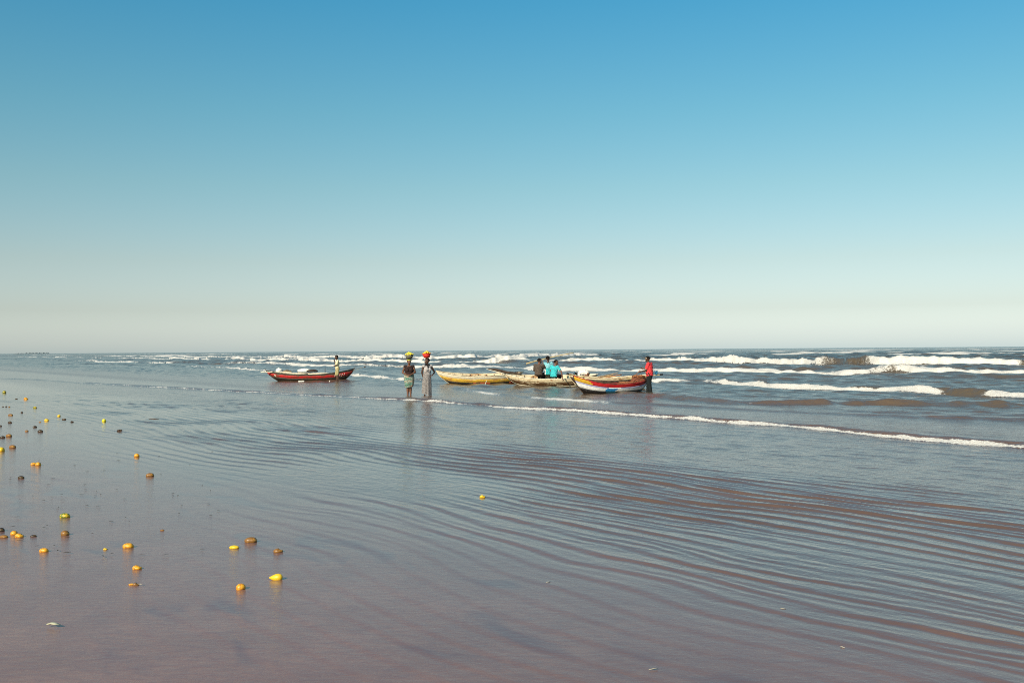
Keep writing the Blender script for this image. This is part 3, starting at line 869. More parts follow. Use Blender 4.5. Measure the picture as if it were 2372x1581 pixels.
# small white floats at the waterline
def floaty(label, p, L, r, mat, rz=0.0):
    bm = bmesh.new()
    tube(bm, [(-L / 2, 0, 0), (-L / 2 + r, 0, 0), (0, 0, 0), (L / 2 - r, 0, 0), (L / 2, 0, 0)], [r * .5, r, r * .8, r, r * .5], seg=8)
    o = mesh_obj('float', bm, mat); o.location = p; o.rotation_euler = (0, 0.0, rz)
    return tag(o, label, 'float')
M_FL = plain('white_foam_float', (0.8, 0.74, 0.66), 0.6, 0.08, 20)
floaty('long white float at the waterline below the red boat', ground(698, 883, 0.03) , 0.38, 0.04, M_FL)
floaty('tiny white float beside the legs of the man at the red boat', ground(763.5, 882.5, 0.03), 0.07, 0.04, M_FL)
floaty('pinkish white float against the side of the yellow boat', ground(1119, 891.0, 0.03), 0.26, 0.04, plain('pinkish_float', (0.78, 0.60, 0.52), 0.6))
pole('short cream stick standing against the side of the yellow boat', at(1124, 890, 52.6), at(1127, 881.5, 52.9), 0.018, 0.018, M_CREAML, name='stick', cat='stick')

# ------------------------------------------------------------------ people
M_SKIN = plain('dark_brown_skin', (0.150, 0.066, 0.038), 0.5, 0.12, 12, 0.4)
M_SKIN2 = plain('deep_brown_skin', (0.075, 0.036, 0.023), 0.5, 0.12, 12, 0.4)
M_HAIR = plain('black_hair', (0.010, 0.008, 0.007), 0.9, 0.3, 80, 0.1)
M_EYE = plain('eye_white', (0.6, 0.58, 0.54), 0.4, 0.02)
M_LIP = plain('lips', (0.09, 0.03, 0.025), 0.5, 0.05)

def hand(bm, wrist, dirv, up, s=1.0, curl=0.5, thumb=1):
    """palm, four bent fingers of different length and a thumb; dirv = wrist to knuckles, up = back of the hand"""
    d = Vector(dirv).normalized(); u = Vector(up); u = (u - d * u.dot(d)).normalized(); w = d.cross(u)
    wr = Vector(wrist)
    pc = wr + d * 0.045 * s
    for k in (-0.024, -0.008, 0.008, 0.024):
        capsule(bm, wr + w * k * 0.6 * s, pc + d * 0.04 * s + w * k * s, 0.017 * s, 0.013 * s, 8)
    for k, ln in ((-0.03, 0.060), (-0.010, 0.072), (0.010, 0.068), (0.029, 0.052)):
        a = pc + d * 0.045 * s + w * k * s
        dd = (d * math.cos(curl * 0.6) - u * math.sin(curl * 0.6))
        b = a + dd * ln * 0.5 * s
        d3 = (d * math.cos(curl * 1.8) - u * math.sin(curl * 1.8))
        c = b + d3 * ln * 0.5 * s
        capsule(bm, a, b, 0.0095 * s, 0.009 * s, 6); capsule(bm, b, c, 0.009 * s, 0.007 * s, 6)
    t0 = wr + w * thumb * 0.022 * s + d * 0.02 * s
    t1 = t0 + (w * thumb * 0.8 + d * 0.7 - u * 0.3).normalized() * 0.035 * s
    t2 = t1 + (w * thumb * 0.2 + d - u * 0.5).normalized() * 0.03 * s
    capsule(bm, t0, t1, 0.013 * s, 0.010 * s, 6); capsule(bm, t1, t2, 0.010 * s, 0.008 * s, 6)

def person(label, base, H, face, pose, skin, build=1.0, look=None, hair='short', torso=1.0, hands=(0.5, 0.5), tilt=0.0, female=False):
    """face: angle the body faces (radians from +X, world). pose: joint overrides in body frame (forward, left, up) as fractions of height"""
    root = empty('person', base)
    tag(root, label, 'person')
    f = Vector((math.cos(face), math.sin(face), 0)); l = Vector((-f.y, f.x, 0)); up = Vector((0, 0, 1))
    J = dict(pelvis=(0, 0, .53), belly=(0.01, 0, .60), chest=(0, 0, .72), neck=(0, 0, .83), head=(0.012, 0, .925),
             lsh=(0, .105, .80), rsh=(0, -.105, .80), lel=(-.01, .135, .635), rel=(-.01, -.135, .635), lwr=(.03, .14, .485), rwr=(.03, -.14, .485),
             lhip=(0, .05, .51), rhip=(0, -.05, .51), lkn=(.01, .055, .285), rkn=(.01, -.055, .285), lan=(-.01, .055, .04), ran=(-.01, -.055, .04))
    J.update(pose)
    P = {k: (f * v[0] + l * v[1] + up * v[2]) * H for k, v in J.items()}
    b = build * H / 1.65
    bm = bmesh.new()
    # trunk: overlapping elliptical sections
    trunk = [(P['pelvis'], .155 * b, .115 * b), (P['belly'], .14 * b * torso, .115 * b * torso), (P['chest'], .165 * b, .115 * b), ((P['chest'] + P['neck']) / 2 + (P['neck'] - P['chest']) * 0.1, .15 * b, .095 * b)]
    for i in range(len(trunk) - 1):
        for k in (0, .33, .66, 1):
            p = trunk[i][0].lerp(trunk[i + 1][0], k)
            rx = trunk[i][1] + (trunk[i + 1][1] - trunk[i][1]) * k; ry = trunk[i][2] + (trunk[i + 1][2] - trunk[i][2]) * k
            ax = (trunk[i + 1][0] - trunk[i][0]).normalized()
            lat = (P['lsh'] - P['rsh']).normalized(); lat = (lat - ax * lat.dot(ax)).normalized(); fr = lat.cross(ax)
            rot = Matrix((lat, fr, ax)).transposed()
            ellipsoid(bm, p, rx, ry, 0.07 * b, rot, 14, 8)
    for s in ('l', 'r'):
        sg = 1 if s == 'l' else -1
        capsule(bm, (P['chest'] + P['neck']) / 2 + l * sg * 0.03, P[s + 'sh'], .06 * b, .052 * b)
        capsule(bm, P[s + 'sh'], P[s + 'el'], .050 * b, .037 * b)
        capsule(bm, P[s + 'el'], P[s + 'wr'], .037 * b, .024 * b)
        capsule(bm, P[s + 'hip'], P[s + 'kn'], .082 * b, .052 * b)
        mid = P[s + 'kn'].lerp(P[s + 'an'], 0.35)
        back = (-f * 0.012 * b)
        capsule(bm, P[s + 'kn'], mid + back, .052 * b, .052 * b)
        capsule(bm, mid + back, P[s + 'an'], .050 * b, .030 * b)
        fd = (f if abs(pose.get('toes', 0)) < 1e-6 else f)
        capsule(bm, P[s + 'an'] - f * 0.03 - up * 0.03, P[s + 'an'] + f * 0.13 * H / 1.65 - up * 0.045, .036 * b, .026 * b)
        dv = (P[s + 'wr'] - P[s + 'el']).normalized()
        hd = pose.get('h' + s)
        if hd: dv = (f * hd[0] + l * hd[1] + up * hd[2]).normalized()
        upv = l * sg if abs(dv.dot(l)) < 0.8 else up
        hand(bm, P[s + 'wr'], dv, upv, H / 1.65, hands[0 if s == 'l' else 1], -1 if s == 'l' else 1)
    if female:
        for sg in (-1, 1):
            ellipsoid(bm, P['chest'] + f * 0.085 * b + l * sg * 0.065 * b - up * 0.01, .062 * b, .062 * b, .062 * b)
    capsule(bm, P['neck'] - up * 0.04, P['head'] - up * 0.05, .050 * b, .046 * b)
    # head
    la = face if look is None else look
    hf = Vector((math.cos(la) * math.cos(tilt), math.sin(la) * math.cos(tilt), math.sin(tilt))); hl = Vector((-math.sin(la), math.cos(la), 0)); hu = hf.cross(hl)
    hs = H / 1.65 * 1.10
    HR = Matrix((hf, hl, hu)).transposed()
    hc = P['head']
    ellipsoid(bm, hc + hu * 0.025 * hs, .094 * hs, .076 * hs, .092 * hs, HR, 16, 12)
    ellipsoid(bm, hc + hf * 0.022 * hs - hu * 0.045 * hs, .066 * hs, .056 * hs, .070 * hs, HR, 14, 10)
    capsule(bm, hc + hf * 0.088 * hs + hu * 0.012 * hs, hc + hf * 0.103 * hs - hu * 0.022 * hs, .010 * hs, .016 * hs, 8)
    capsule(bm, hc + hf * 0.082 * hs - hu * 0.05 * hs, hc + hf * 0.086 * hs - hu * 0.05 * hs, .017 * hs, .015 * hs, 8)
    for sg in (-1, 1):
        ellipsoid(bm, hc + hl * sg * 0.077 * hs - hf * 0.005, .020 * hs, .010 * hs, .030 * hs, HR, 8, 6)
    body = remesh(bm, 0.0095, 1)
    mesh_obj('body', body, skin, root)
    for sg in (-1, 1):
        bm = bmesh.new(); ellipsoid(bm, hc + hf * 0.087 * hs + hl * sg * 0.031 * hs + hu * 0.012 * hs, .010 * hs, .012 * hs, .008 * hs, HR, 8, 6)
        mesh_obj('eye', bm, M_EYE, root)
    bm = bmesh.new(); ellipsoid(bm, hc + hf * 0.099 * hs - hu * 0.05 * hs, .008 * hs, .024 * hs, .008 * hs, HR, 8, 6)
    mesh_obj('mouth', bm, M_LIP, root)
    if hair:
        bm = bmesh.new()
        def hfn(p):
            k = 1.06
            if p.x > 0.25 and p.z < 0.45: k = 0.86
            if p.z < -0.25: k = 0.9
            return p * (k + 0.03 * math.sin(p.x * 21) * math.sin(p.y * 23 + p.z * 17))
        g = 1.10 if hair == 'full' else 1.0
        ellipsoid(bm, hc + hu * 0.030 * hs - hf * 0.006 * hs, .097 * hs * g, .080 * hs * g, .094 * hs * g, HR, 20, 14, hfn)
        mesh_obj('hair', bm, M_HAIR, root)
    P.update(f=f, l=l, up=up, b=b, hc=hc, hf=hf, hl=hl, hu=hu, HR=HR, hs=hs)
    return root, P

def shirt(root, P, mat, sleeve=0.55, hem=-0.02, loose=1.12, name='shirt', mats=None, matfn=None, bust=False, sleeves=True, folds=0.006):
    b = P['b']; bm = bmesh.new()
    if bust:
        for sg in (-1, 1):
            ellipsoid(bm, P['chest'] + P['f'] * 0.09 * b + P['l'] * sg * 0.065 * b - P['up'] * 0.01, .078 * b, .078 * b, .078 * b)
    hemp = P['pelvis'] + (P['pelvis'] - P['belly']).normalized() * (-hem if hem < 0 else hem)
    secs = [(hemp, .172 * b, .135 * b), (P['belly'], .160 * b, .135 * b), (P['chest'], .178 * b, .132 * b), (P['chest'].lerp(P['neck'], 0.6), .150 * b, .102 * b)]
    for i in range(3):
        for k in (0, .25, .5, .75, 1):
            p = secs[i][0].lerp(secs[i + 1][0], k)
            rx = secs[i][1] + (secs[i + 1][1] - secs[i][1]) * k; ry = secs[i][2] + (secs[i + 1][2] - secs[i][2]) * k
            ax = (secs[i + 1][0] - secs[i][0]).normalized()
            lat = (P['lsh'] - P['rsh']).normalized(); lat = (lat - ax * lat.dot(ax)).normalized(); fr = lat.cross(ax)
            rot = Matrix((lat, fr, ax)).transposed()
            ellipsoid(bm, p, rx * loose / 1.12, ry * loose / 1.12, 0.055 * b, rot, 16, 8)
    for s in ('l', 'r'):
        capsule(bm, P['chest'].lerp(P['neck'], 0.55), P[s + 'sh'], .070 * b, .064 * b)
        if sleeves:
            e = P[s + 'sh'].lerp(P[s + 'el'], min(sleeve, 1))
            capsule(bm, P[s + 'sh'], e, .064 * b, .066 * b if sleeve <= 1 else .05 * b)
            if sleeve > 1:
                capsule(bm, P[s + 'el'], P[s + 'el'].lerp(P[s + 'wr'], sleeve - 1), .05 * b, .038 * b)
    out = remesh(bm, 0.012, 1)
    for v in out.verts:
        q = v.co
        v.co += v.normal * folds * (math.sin(q.z * 47 + 5 * math.sin(q.x * 23)) * 0.6 + math.sin(q.x * 61 + q.z * 31) * 0.5)
    if matfn:
        for fc in out.faces: fc.material_index = matfn(fc.calc_center_median())
    return mesh_obj(name, out, mats or mat, root)

def trousers(root, P, mat, length=1.0, name='trousers', loose=1.0, sep=True):
    b = P['b']; bm = bmesh.new()
    lat = (P['lsh'] - P['rsh']).normalized()
    ellipsoid(bm, P['pelvis'], .168 * b, .128 * b, .085 * b, Matrix((lat, lat.cross(P['up']), P['up'])).transposed(), 16, 10)
    ellipsoid(bm, P['pelvis'] + P['up'] * 0.05 * b, .160 * b, .124 * b, .06 * b, Matrix((lat, lat.cross(P['up']), P['up'])).transposed(), 16, 10)
    for s in ('l', 'r'):
        k = min(length * 2, 1)
        capsule(bm, P[s + 'hip'], P[s + 'hip'].lerp(P[s + 'kn'], k), .092 * b * loose, .076 * b * loose if k >= 1 else .092 * b * loose)
        if length > 0.5:
            capsule(bm, P[s + 'kn'], P[s + 'kn'].lerp(P[s + 'an'], (length - 0.5) * 2), .074 * b * loose, .058 * b * loose)
    out = remesh(bm, 0.012, 1)
    for v in out.verts:
        q = v.co
        v.co += v.normal * 0.005 * math.sin(q.z * 55 + 4 * math.sin(q.x * 30))
    return mesh_obj(name, out, mat, root)

def skirt(root, P, z0, z1, r0, r1, mat, name='skirt', folds=9, amp=0.05, mid=None, hemtilt=0.0, shift=(0, 0), flat=0.8, ang=0.0):
    """wrapped cloth lofted round the legs; radii in metres at top and hem"""
    bm = bmesh.new(); seg = 56; n = 22
    f, l = P['f'], P['l']
    rings = []
    for i in range(n + 1):
        k = i / n
        z = z0 + (z1 - z0) * k
        r = r0 + (r1 - r0) * k + (mid or 0) * math.sin(k * PI)
        ring = []
        for j in range(seg):
            a = 2 * PI * j / seg
            w = 1 + amp * k * (math.sin(folds * a + 2.0 * k) + 0.5 * math.sin(folds * 1.7 * a + 1 + 3 * k)) + 0.012 * math.sin(k * 26 + 3 * a)
            zz = z + hemtilt * k * math.cos(a + ang)
            p = l * math.cos(a) * r * w + f * math.sin(a) * r * flat * w + Vector((shift[0] * k, shift[1] * k, zz))
            c0 = P['pelvis']; p += Vector((c0.x, c0.y, 0))
            ring.append(bm.verts.new(p))
        rings.append(ring)
    for q, w in zip(rings[:-1], rings[1:]):
        for j in range(seg): bm.faces.new((q[j], w[j], w[(j + 1) % seg], q[(j + 1) % seg]))
    bmesh.ops.solidify(bm, geom=bm.faces[:], thickness=0.008)
    bmesh.ops.recalc_face_normals(bm, faces=bm.faces)
    return mesh_obj(name, bm, mat, root)

def basket(label, c, r_top, r_bot, h, mat, rim_mat, tiltx=0.0, tilty=0.0):
    root = empty('basket', c, rx=tiltx, ry=tilty)
    tag(root, label, 'basket')
    bm = bmesh.new(); seg = 28
    prof = [(r_bot * .2, 0.0), (r_bot, 0.0), (r_bot + (r_top - r_bot) * .5, h * .5), (r_top, h), (r_top - .012, h), (r_bot + (r_top - r_bot) * .5 - .012, h * .5), (r_bot - .012, .014), (r_bot * .2, .014)]
    rings = [[bm.verts.new((math.cos(2 * PI * j / seg) * r * (1 + 0.012 * (j % 2)), math.sin(2 * PI * j / seg) * r * (1 + 0.012 * (j % 2)), z)) for j in range(seg)] for r, z in prof]
    for q, w in zip(rings[:-1], rings[1:]):
        for j in range(seg): bm.faces.new((q[j], q[(j + 1) % seg], w[(j + 1) % seg], w[j]))
    bm.faces.new(rings[0][::-1]); bm.faces.new(rings[-1])
    mesh_obj('bowl', bm, mat, root)
    bm = bmesh.new()
    tube(bm, [(math.cos(2 * PI * j / 24) * r_top, math.sin(2 * PI * j / 24) * r_top, h) for j in range(25)], 0.012, seg=6, cap=False)
    mesh_obj('rim', bm, rim_mat, root)
    return root

def fruit_mesh(name, kind, mats, seed=0):
    bm = bmesh.new()
    rnd = np.random.default_rng(seed)
    K = rnd.normal(0, 1.8, (5, 3)); ph = rnd.uniform(0, 6.28, 5)
    bmesh.ops.create_icosphere(bm, subdivisions=3, radius=1)
    for v in bm.verts:
        p = v.co.copy(); a = np.array(p)
        d = sum(math.sin(float(K[i] @ a) + ph[i]) for i in range(5)) / 5
        k = 1 + 0.17 * d
        if kind == 'round': q = Vector((p.x, p.y, p.z))
        elif kind == 'oval': q = Vector((p.x * 1.0, p.y * 0.78, p.z * 0.64))
        elif kind == 'flat': q = Vector((p.x * 1.0, p.y * 0.7, p.z * 0.42))
        elif kind == 'pear':
            t = (p.x + 1) / 2; w = 0.30 + 0.70 * t ** 0.9
            q = Vector((p.x * 1.05, p.y * w * .85, p.z * w * 0.85))
        elif kind == 'crushed':
            q = Vector((p.x, p.y * 0.8, p.z * 0.6)); k = 1 + 0.26 * d - (0.30 if (p.x > 0.2 and p.z > 0.3) else 0)
        else: q = p
        v.co = q * k
    me = bpy.data.meshes.new(name); bm.to_mesh(me); bm.free()
    me.polygons.foreach_set('use_smooth', [True] * len(me.polygons))
    for m in mats: me.materials.append(m)
    return me

def fruit_mat(name, c, c2, k=0.5, rough=0.42):
    m, t, b = new_mat(name)
    g = N(t, 'ShaderNodeTexCoord').outputs['Object']
    f1 = noise(t, g, 1.6, 4, 0.6)
    col = mix_rgb(t, maprange(t, f1, k - 0.06, k + 0.10), c2, c)
    f2 = noise(t, g, 9, 3, 0.6)
    col = mix_rgb(t, maprange(t, f2, 0.60, 0.72), col, tuple(x * 0.45 for x in c2))
    t.links.new(col, b.inputs['Base Color'])
    b.inputs['Roughness'].default_value = rough
    return m
F_YEL = fruit_mat('ripe_yellow_fruit', (0.80, 0.50, 0.02), (0.70, 0.32, 0.015), 0.35)
F_ORA = fruit_mat('orange_fruit', (0.80, 0.38, 0.02), (0.52, 0.20, 0.02), 0.45)
F_BRN = fruit_mat('rotting_brown_fruit', (0.52, 0.26, 0.035), (0.24, 0.11, 0.025), 0.6)
F_DRK = fruit_mat('dark_rotten_fruit', (0.10, 0.06, 0.02), (0.035, 0.022, 0.014), 0.5)
F_GRN = fruit_mat('half_green_fruit', (0.62, 0.40, 0.02), (0.12, 0.17, 0.015), 0.5)
F_LEM = fruit_mat('lemon_yellow_fruit', (0.80, 0.66, 0.03), (0.70, 0.50, 0.02), 0.3)

# ---- standing people
base = ground(948, 917.5); base.z = -0.06
HW = 1.58
Yw = base.y
pw, P = person('woman in dark top and green wrap skirt with grey basket on her head', base, HW, R(-80), {
    'lel': (.02, .155, .655), 'lwr': (.115, .045, .60), 'rel': (-.02, -.165, .65), 'rwr': (.10, -.06, .585), 'hl': (.3, -1, -.1), 'hr': (.5, 1, .1),
    'lhip': (0, .045, .51), 'rhip': (0, -.045, .51), 'lkn': (.0, .035, .285), 'rkn': (.0, -.035, .285), 'lan': (.0, .035, .04), 'ran': (0, -.04, .04)},
    M_SKIN, 1.13, look=R(-70), torso=1.1, female=True)
M_TOP = plain('dark_brown_top', (0.030, 0.014, 0.012), 0.85, 0.2, 20)
shirt(pw, P, M_TOP, sleeves=False, name='top', bust=True, loose=1.14, folds=0.004)
def wrap_mat():
    m, t, b = new_mat('green_orange_and_white_wrap_cloth')
    g = N(t, 'ShaderNodeTexCoord').outputs['Object']
    mp = N(t, 'ShaderNodeMapping'); mp.inputs['Rotation'].default_value = (0, R(38), 0); mp.inputs['Scale'].default_value = (1.2, 1.2, 4.2)
    t.links.new(g, mp.inputs[0])
    n = N(t, 'ShaderNodeTexNoise'); n.inputs['Scale'].default_value = 2.6; n.inputs['Detail'].default_value = 2
    t.links.new(mp.outputs[0], n.inputs['Vector'])
    r = N(t, 'ShaderNodeValToRGB'); r.color_ramp.interpolation = 'CONSTANT'
    els = [(0.0, (0.20, 0.38, 0.28)), (0.40, (0.26, 0.50, 0.42)), (0.46, (0.75, 0.68, 0.54)), (0.50, (0.62, 0.20, 0.09)), (0.53, (0.34, 0.58, 0.50)), (0.59, (0.78, 0.62, 0.44)), (0.66, (0.06, 0.22, 0.13))]
    while len(r.color_ramp.elements) < len(els): r.color_ramp.elements.new(0.5)
    for e, (p_, c_) in zip(r.color_ramp.elements, els): e.position = p_; e.color = (*c_, 1)
    t.links.new(n.outputs['Fac'], r.inputs[0]); t.links.new(r.outputs[0], b.inputs['Base Color'])
    b.inputs['Roughness'].default_value = 0.85
    return m
skirt(pw, P, 0.60 * HW, 0.27 * HW, 0.195, 0.155, wrap_mat(), 'wrap_skirt', 7, 0.05, mid=0.03, hemtilt=0.02)
bm = bmesh.new(); ellipsoid(bm, P['hc'] + P['hu'] * 0.072 - P['hf'] * 0.008, .101, .086, .046, P['HR'], 18, 10); mesh_obj('headwrap', bm, plain('yellow_green_headwrap', (0.42, 0.42, 0.06), 0.85, 0.3, 20), pw)
bm = bmesh.new(); ellipsoid(bm, P['hc'] + P['hu'] * 0.118, .085, .085, .022, None, 18, 8); mesh_obj('head_ring', bm, M_BLK, pw)
M_BKG = plain('grey_woven_plastic', (0.16, 0.15, 0.11), 0.7, 0.35, 60, 0.3, 0.004)
M_BKR = plain('red_plastic', (0.62, 0.035, 0.022), 0.45, 0.12, 8)
cb = Vector(base) + P['hc'] + Vector((0.005, 0, 0.135))
basket('grey basket heaped with bright yellow fruit on a woman\'s head', cb, 0.17, 0.125, 0.165, M_BKG, M_BKG, 0, R(2))
fm1 = fruit_mesh('fruit', 'oval', [F_LEM], 1); fm2 = fruit_mesh('fruit', 'round', [F_YEL], 2)
def pile(c, r, zt, me, label, group, n, size, seed):
    rnd = random.Random(seed)
    spots = [(0, 0, size * 1.7)] + [(math.cos(a) * r * .42, math.sin(a) * r * .42, size * 1.05) for a in np.linspace(0.3, 6.58, 6)[:-1]] + \
            [(math.cos(a) * r * .80, math.sin(a) * r * .80, size * .15) for a in np.linspace(0.1, 6.38, 11)[:-1]]
    for i, (x, y, z) in enumerate(spots[:n]):
        o = bpy.data.objects.new('fruit', me); COL.objects.link(o)
        o.location = Vector(c) + Vector((x + rnd.uniform(-.008, .008), y + rnd.uniform(-.008, .008), zt + z))
        o.scale = [size * rnd.uniform(.9, 1.1)] * 3
        o.rotation_euler = (rnd.uniform(-.5, .5), rnd.uniform(-.5, .5), rnd.uniform(0, 6))
        tag(o, label, 'fruit', group)
pile(cb, 0.17, 0.155, fm1, 'bright yellow fruit heaped in the grey basket on a woman\'s head', 'fruit in the grey basket', 16, 0.047, 3)
bm = bmesh.new()
tube(bm, [Vector((0, 0, 0.09)), Vector((0.005, 0, 0.03)), Vector((0, 0, 0))], [(.02, .012), (.045, .03), (.035, .02)], seg=8)
o = mesh_obj('sandal', bm, plain('red_and_black_plastic', (0.30, 0.03, 0.03), 0.6, 0.5, 25)); 
o.location = at(939.5, 897, Yw + 0.02)
o.name = 'hanging_pouch'; o['label'] = 'small red and black pouch hanging below the hem of the green wrap'; o['category'] = 'pouch'

base = ground(990, 917.5); base.z = -0.06
HG = 1.60
pg, P = person('woman in long grey dress, hand on hip, with red basket on her head', base, HG, R(-60), {
    'lel': (-.02, .215, .645), 'lwr': (.06, .115, .575), 'rel': (-.03, -.135, .64), 'rwr': (-.02, -.10, .50), 'hl': (.4, -.8, -.3),
    'rkn': (.0, -.05, .285), 'ran': (-.02, -.07, .04), 'lkn': (.03, .06, .285), 'lan': (.02, .085, .04), 'head': (-.0, .0, .925)},
    M_SKIN2, 1.0, look=R(-150), female=True)
def grey_mat():
    m, t, b = new_mat('grey_patterned_dress_cloth')
    g = N(t, 'ShaderNodeTexCoord').outputs['Object']
    v = N(t, 'ShaderNodeTexVoronoi'); v.inputs['Scale'].default_value = 38; t.links.new(g, v.inputs['Vector'])
    t.links.new(mix_rgb(t, maprange(t, v.outputs['Distance'], 0.2, 0.5), (0.62, 0.55, 0.51), (0.38, 0.34, 0.33)), b.inputs['Base Color'])
    b.inputs['Roughness'].default_value = 0.9
    return m
MG = grey_mat()
shirt(pg, P, MG, sleeves=False, name='bodice', bust=True, loose=1.10, folds=0.004)
skirt(pg, P, 0.66 * HG, 0.085 * HG, 0.150, 0.205, MG, 'dress_skirt', 8, 0.07, mid=0.015, hemtilt=0.06, shift=(-0.03, 0), flat=0.85, ang=2.6)
bm = bmesh.new(); tube(bm, [(P['pelvis'] + P['up'] * 0.115 * HG + P['l'] * math.cos(a) * .158 + P['f'] * math.sin(a) * .135) for a in np.linspace(0, 2 * PI, 25)], 0.008, seg=5, cap=False)
mesh_obj('belt', bm, M_BLK, pg)
bm = bmesh.new(); ellipsoid(bm, P['hc'] + P['hu'] * 0.035 - P['hf'] * 0.01, .108, .090, .085, P['HR'], 18, 10, lambda p: p * (0.86 if (p.x > 0.3 and p.z < 0.3) else 1.0)); mesh_obj('headscarf', bm, plain('dark_headscarf', (0.06, 0.03, 0.03), 0.85, 0.3, 20), pg)
bm = bmesh.new(); capsule(bm, P['neck'] - P['up'] * 0.02 - P['l'] * 0.06, P['neck'] - P['up'] * 0.02 + P['l'] * 0.06, 0.072, 0.072); capsule(bm, P['neck'] - P['up'] * 0.02, P['chest'] + P['f'] * 0.07 + P['up'] * 0.07, 0.07, 0.05)
mesh_obj('dark_collar', remesh(bm, 0.014, 1), plain('black_cloth', (0.012, 0.011, 0.012), 0.9, 0.2, 20), pg)
bm = bmesh.new(); ellipsoid(bm, P['hc'] + P['hu'] * 0.122, .080, .080, .020, None, 18, 8); mesh_obj('head_ring', bm, plain('orange_cloth', (0.42, 0.18, 0.05), 0.9), pg)
cb = Vector(base) + P['hc'] + Vector((-0.012, 0, 0.14))
basket('red plastic basket heaped with orange yellow fruit on a woman\'s head', cb, 0.175, 0.115, 0.165, M_BKR, M_BKR, 0, R(-4))
pile(cb, 0.15, 0.165, fm2, 'orange yellow fruit heaped in the red basket on a woman\'s head', 'fruit in the red basket', 13, 0.045, 5)

# man standing in front of the red boat
base = ground(782, 884.5); base.z = -0.05
pm, P = person('man in cream shirt and khaki shorts standing before the leftmost red boat', base, 1.66, R(-165), {
    'rel': (.06, -.13, .66), 'rwr': (.10, -.07, .80), 'lel': (.05, .12, .645), 'lwr': (.135, .02, .60), 'hr': (0.3, .5, .8), 'hl': (.5, -1, 0),
    'lkn': (.015, .045, .285), 'rkn': (.03, -.055, .285), 'lan': (-.03, .06, .04), 'ran': (.02, -.06, .04), 'head': (.03, 0, .92)},
    M_SKIN2, 1.0, look=R(-160), tilt=-0.2)
M_CRS = plain('cream_shirt_cloth', (0.78, 0.66, 0.40), 0.9, 0.1, 14)
shirt(pm, P, M_CRS, 0.75, hem=0.06, loose=1.1)
trousers(pm, P, plain('khaki_cloth', (0.40, 0.33, 0.16), 0.9, 0.35, 14), 0.44, 'shorts', 1.12)

# man in red at the stern of the nearest boat
base = ground(1505, 910.5); base.z = -0.05
pr, P = person('man in red shirt, dark trousers and patterned cap, pulling cord from the nearest boat', base, 1.60, R(152), {
    'rel': (.05, -.10, .66), 'rwr': (.18, -.06, .68), 'lel': (.05, .12, .63), 'lwr': (.215, .06, .60), 'hr': (1, .2, .1), 'hl': (1, 0, -.1),
    'lhip': (-.01, .05, .51), 'rhip': (0, -.05, .51), 'lkn': (-.01, .05, .285), 'rkn': (.05, -.05, .285), 'lan': (-.05, .05, .04), 'ran': (.07, -.05, .04),
    'neck': (.02, 0, .83), 'head': (.045, 0, .915), 'chest': (.01, 0, .72)}, M_SKIN2, 1.2, tilt=-0.35, hands=(0.9, 0.7))
M_RDS = plain('red_shirt_cloth', (0.72, 0.045, 0.050), 0.85, 0.1, 14)
shirt(pr, P, M_RDS, 0.62, hem=0.05, loose=1.12)
bm = bmesh.new()
sidep = [P['lsh'].lerp(P['lel'], .35) * 0 + (P['chest'] + P['l'] * 0.12 * P['b'] + P['f'] * 0.095 * P['b'] - P['up'] * k) for k in (0.02, 0.1, 0.18, 0.25)]
tube(bm, [Vector(p) + P['l'] * 0.02 for p in sidep], (0.010, 0.022), seg=6)
mesh_obj('white_side_stripe', bm, plain('cream_stripe', (0.75, 0.66, 0.50), 0.9), pr)
trousers(pr, P, plain('dark_green_black_trousers', (0.010, 0.014, 0.014), 0.9, 0.3, 14), 0.97, 'trousers', 1.05)
bm = bmesh.new(); box(bm, P['pelvis'] + P['l'] * 0.10 + P['f'] * 0.065 + Vector((0, -0.055, -0.05)), 0.06, 0.012, 0.05); mesh_obj('pale_pocket_patch', bm, plain('pale_patch', (0.6, 0.6, 0.5), 0.8), pr)
bm = bmesh.new(); ellipsoid(bm, P['hc'] + P['hu'] * 0.058, .102, .086, .062, P['HR'], 18, 10); 
capM = plain('beige_and_brown_patterned_cap', (0.34, 0.26, 0.18), 0.8, 0.7, 16)
mesh_obj('cap', bm, capM, pr)
bm = bmesh.new(); ellipsoid(bm, P['hc'] + P['hu'] * 0.050 + P['hf'] * 0.095, .06, .055, .008, P['HR'], 14, 6); mesh_obj('cap_peak', bm, capM, pr)
# cord in his hands
hl_ = Vector(base) + P['lwr'] + P['f'] * 0.08; hr_ = Vector(base) + P['rwr'] + P['f'] * 0.08
netp = at(1473, 872, 42.2)
bm = bmesh.new()
pts = [hr_.lerp(hl_, k) + Vector((-0.05 * math.sin(PI * k), 0, -0.02 * math.sin(PI * k))) for k in np.linspace(0, 1, 7)] + [hl_.lerp(netp, k) + Vector((-0.03 * math.sin(PI * k), 0, 0)) for k in np.linspace(0.1, 1, 8)]
o0 = pts[0].copy(); tube(bm, [p_ - o0 for p_ in pts], 0.007, seg=5)
pts2 = [hl_.lerp(at(1462, 884, 42.1), k) + Vector((-0.06 * math.sin(PI * k), 0, 0)) for k in np.linspace(0, 1, 8)]
tube(bm, [p_ - o0 for p_ in pts2], 0.006, seg=5)
o = mesh_obj('cord', bm, M_NETC); o.location = o0
tag(o, 'thin net cord from the hands of the man in red to the net', 'cord')

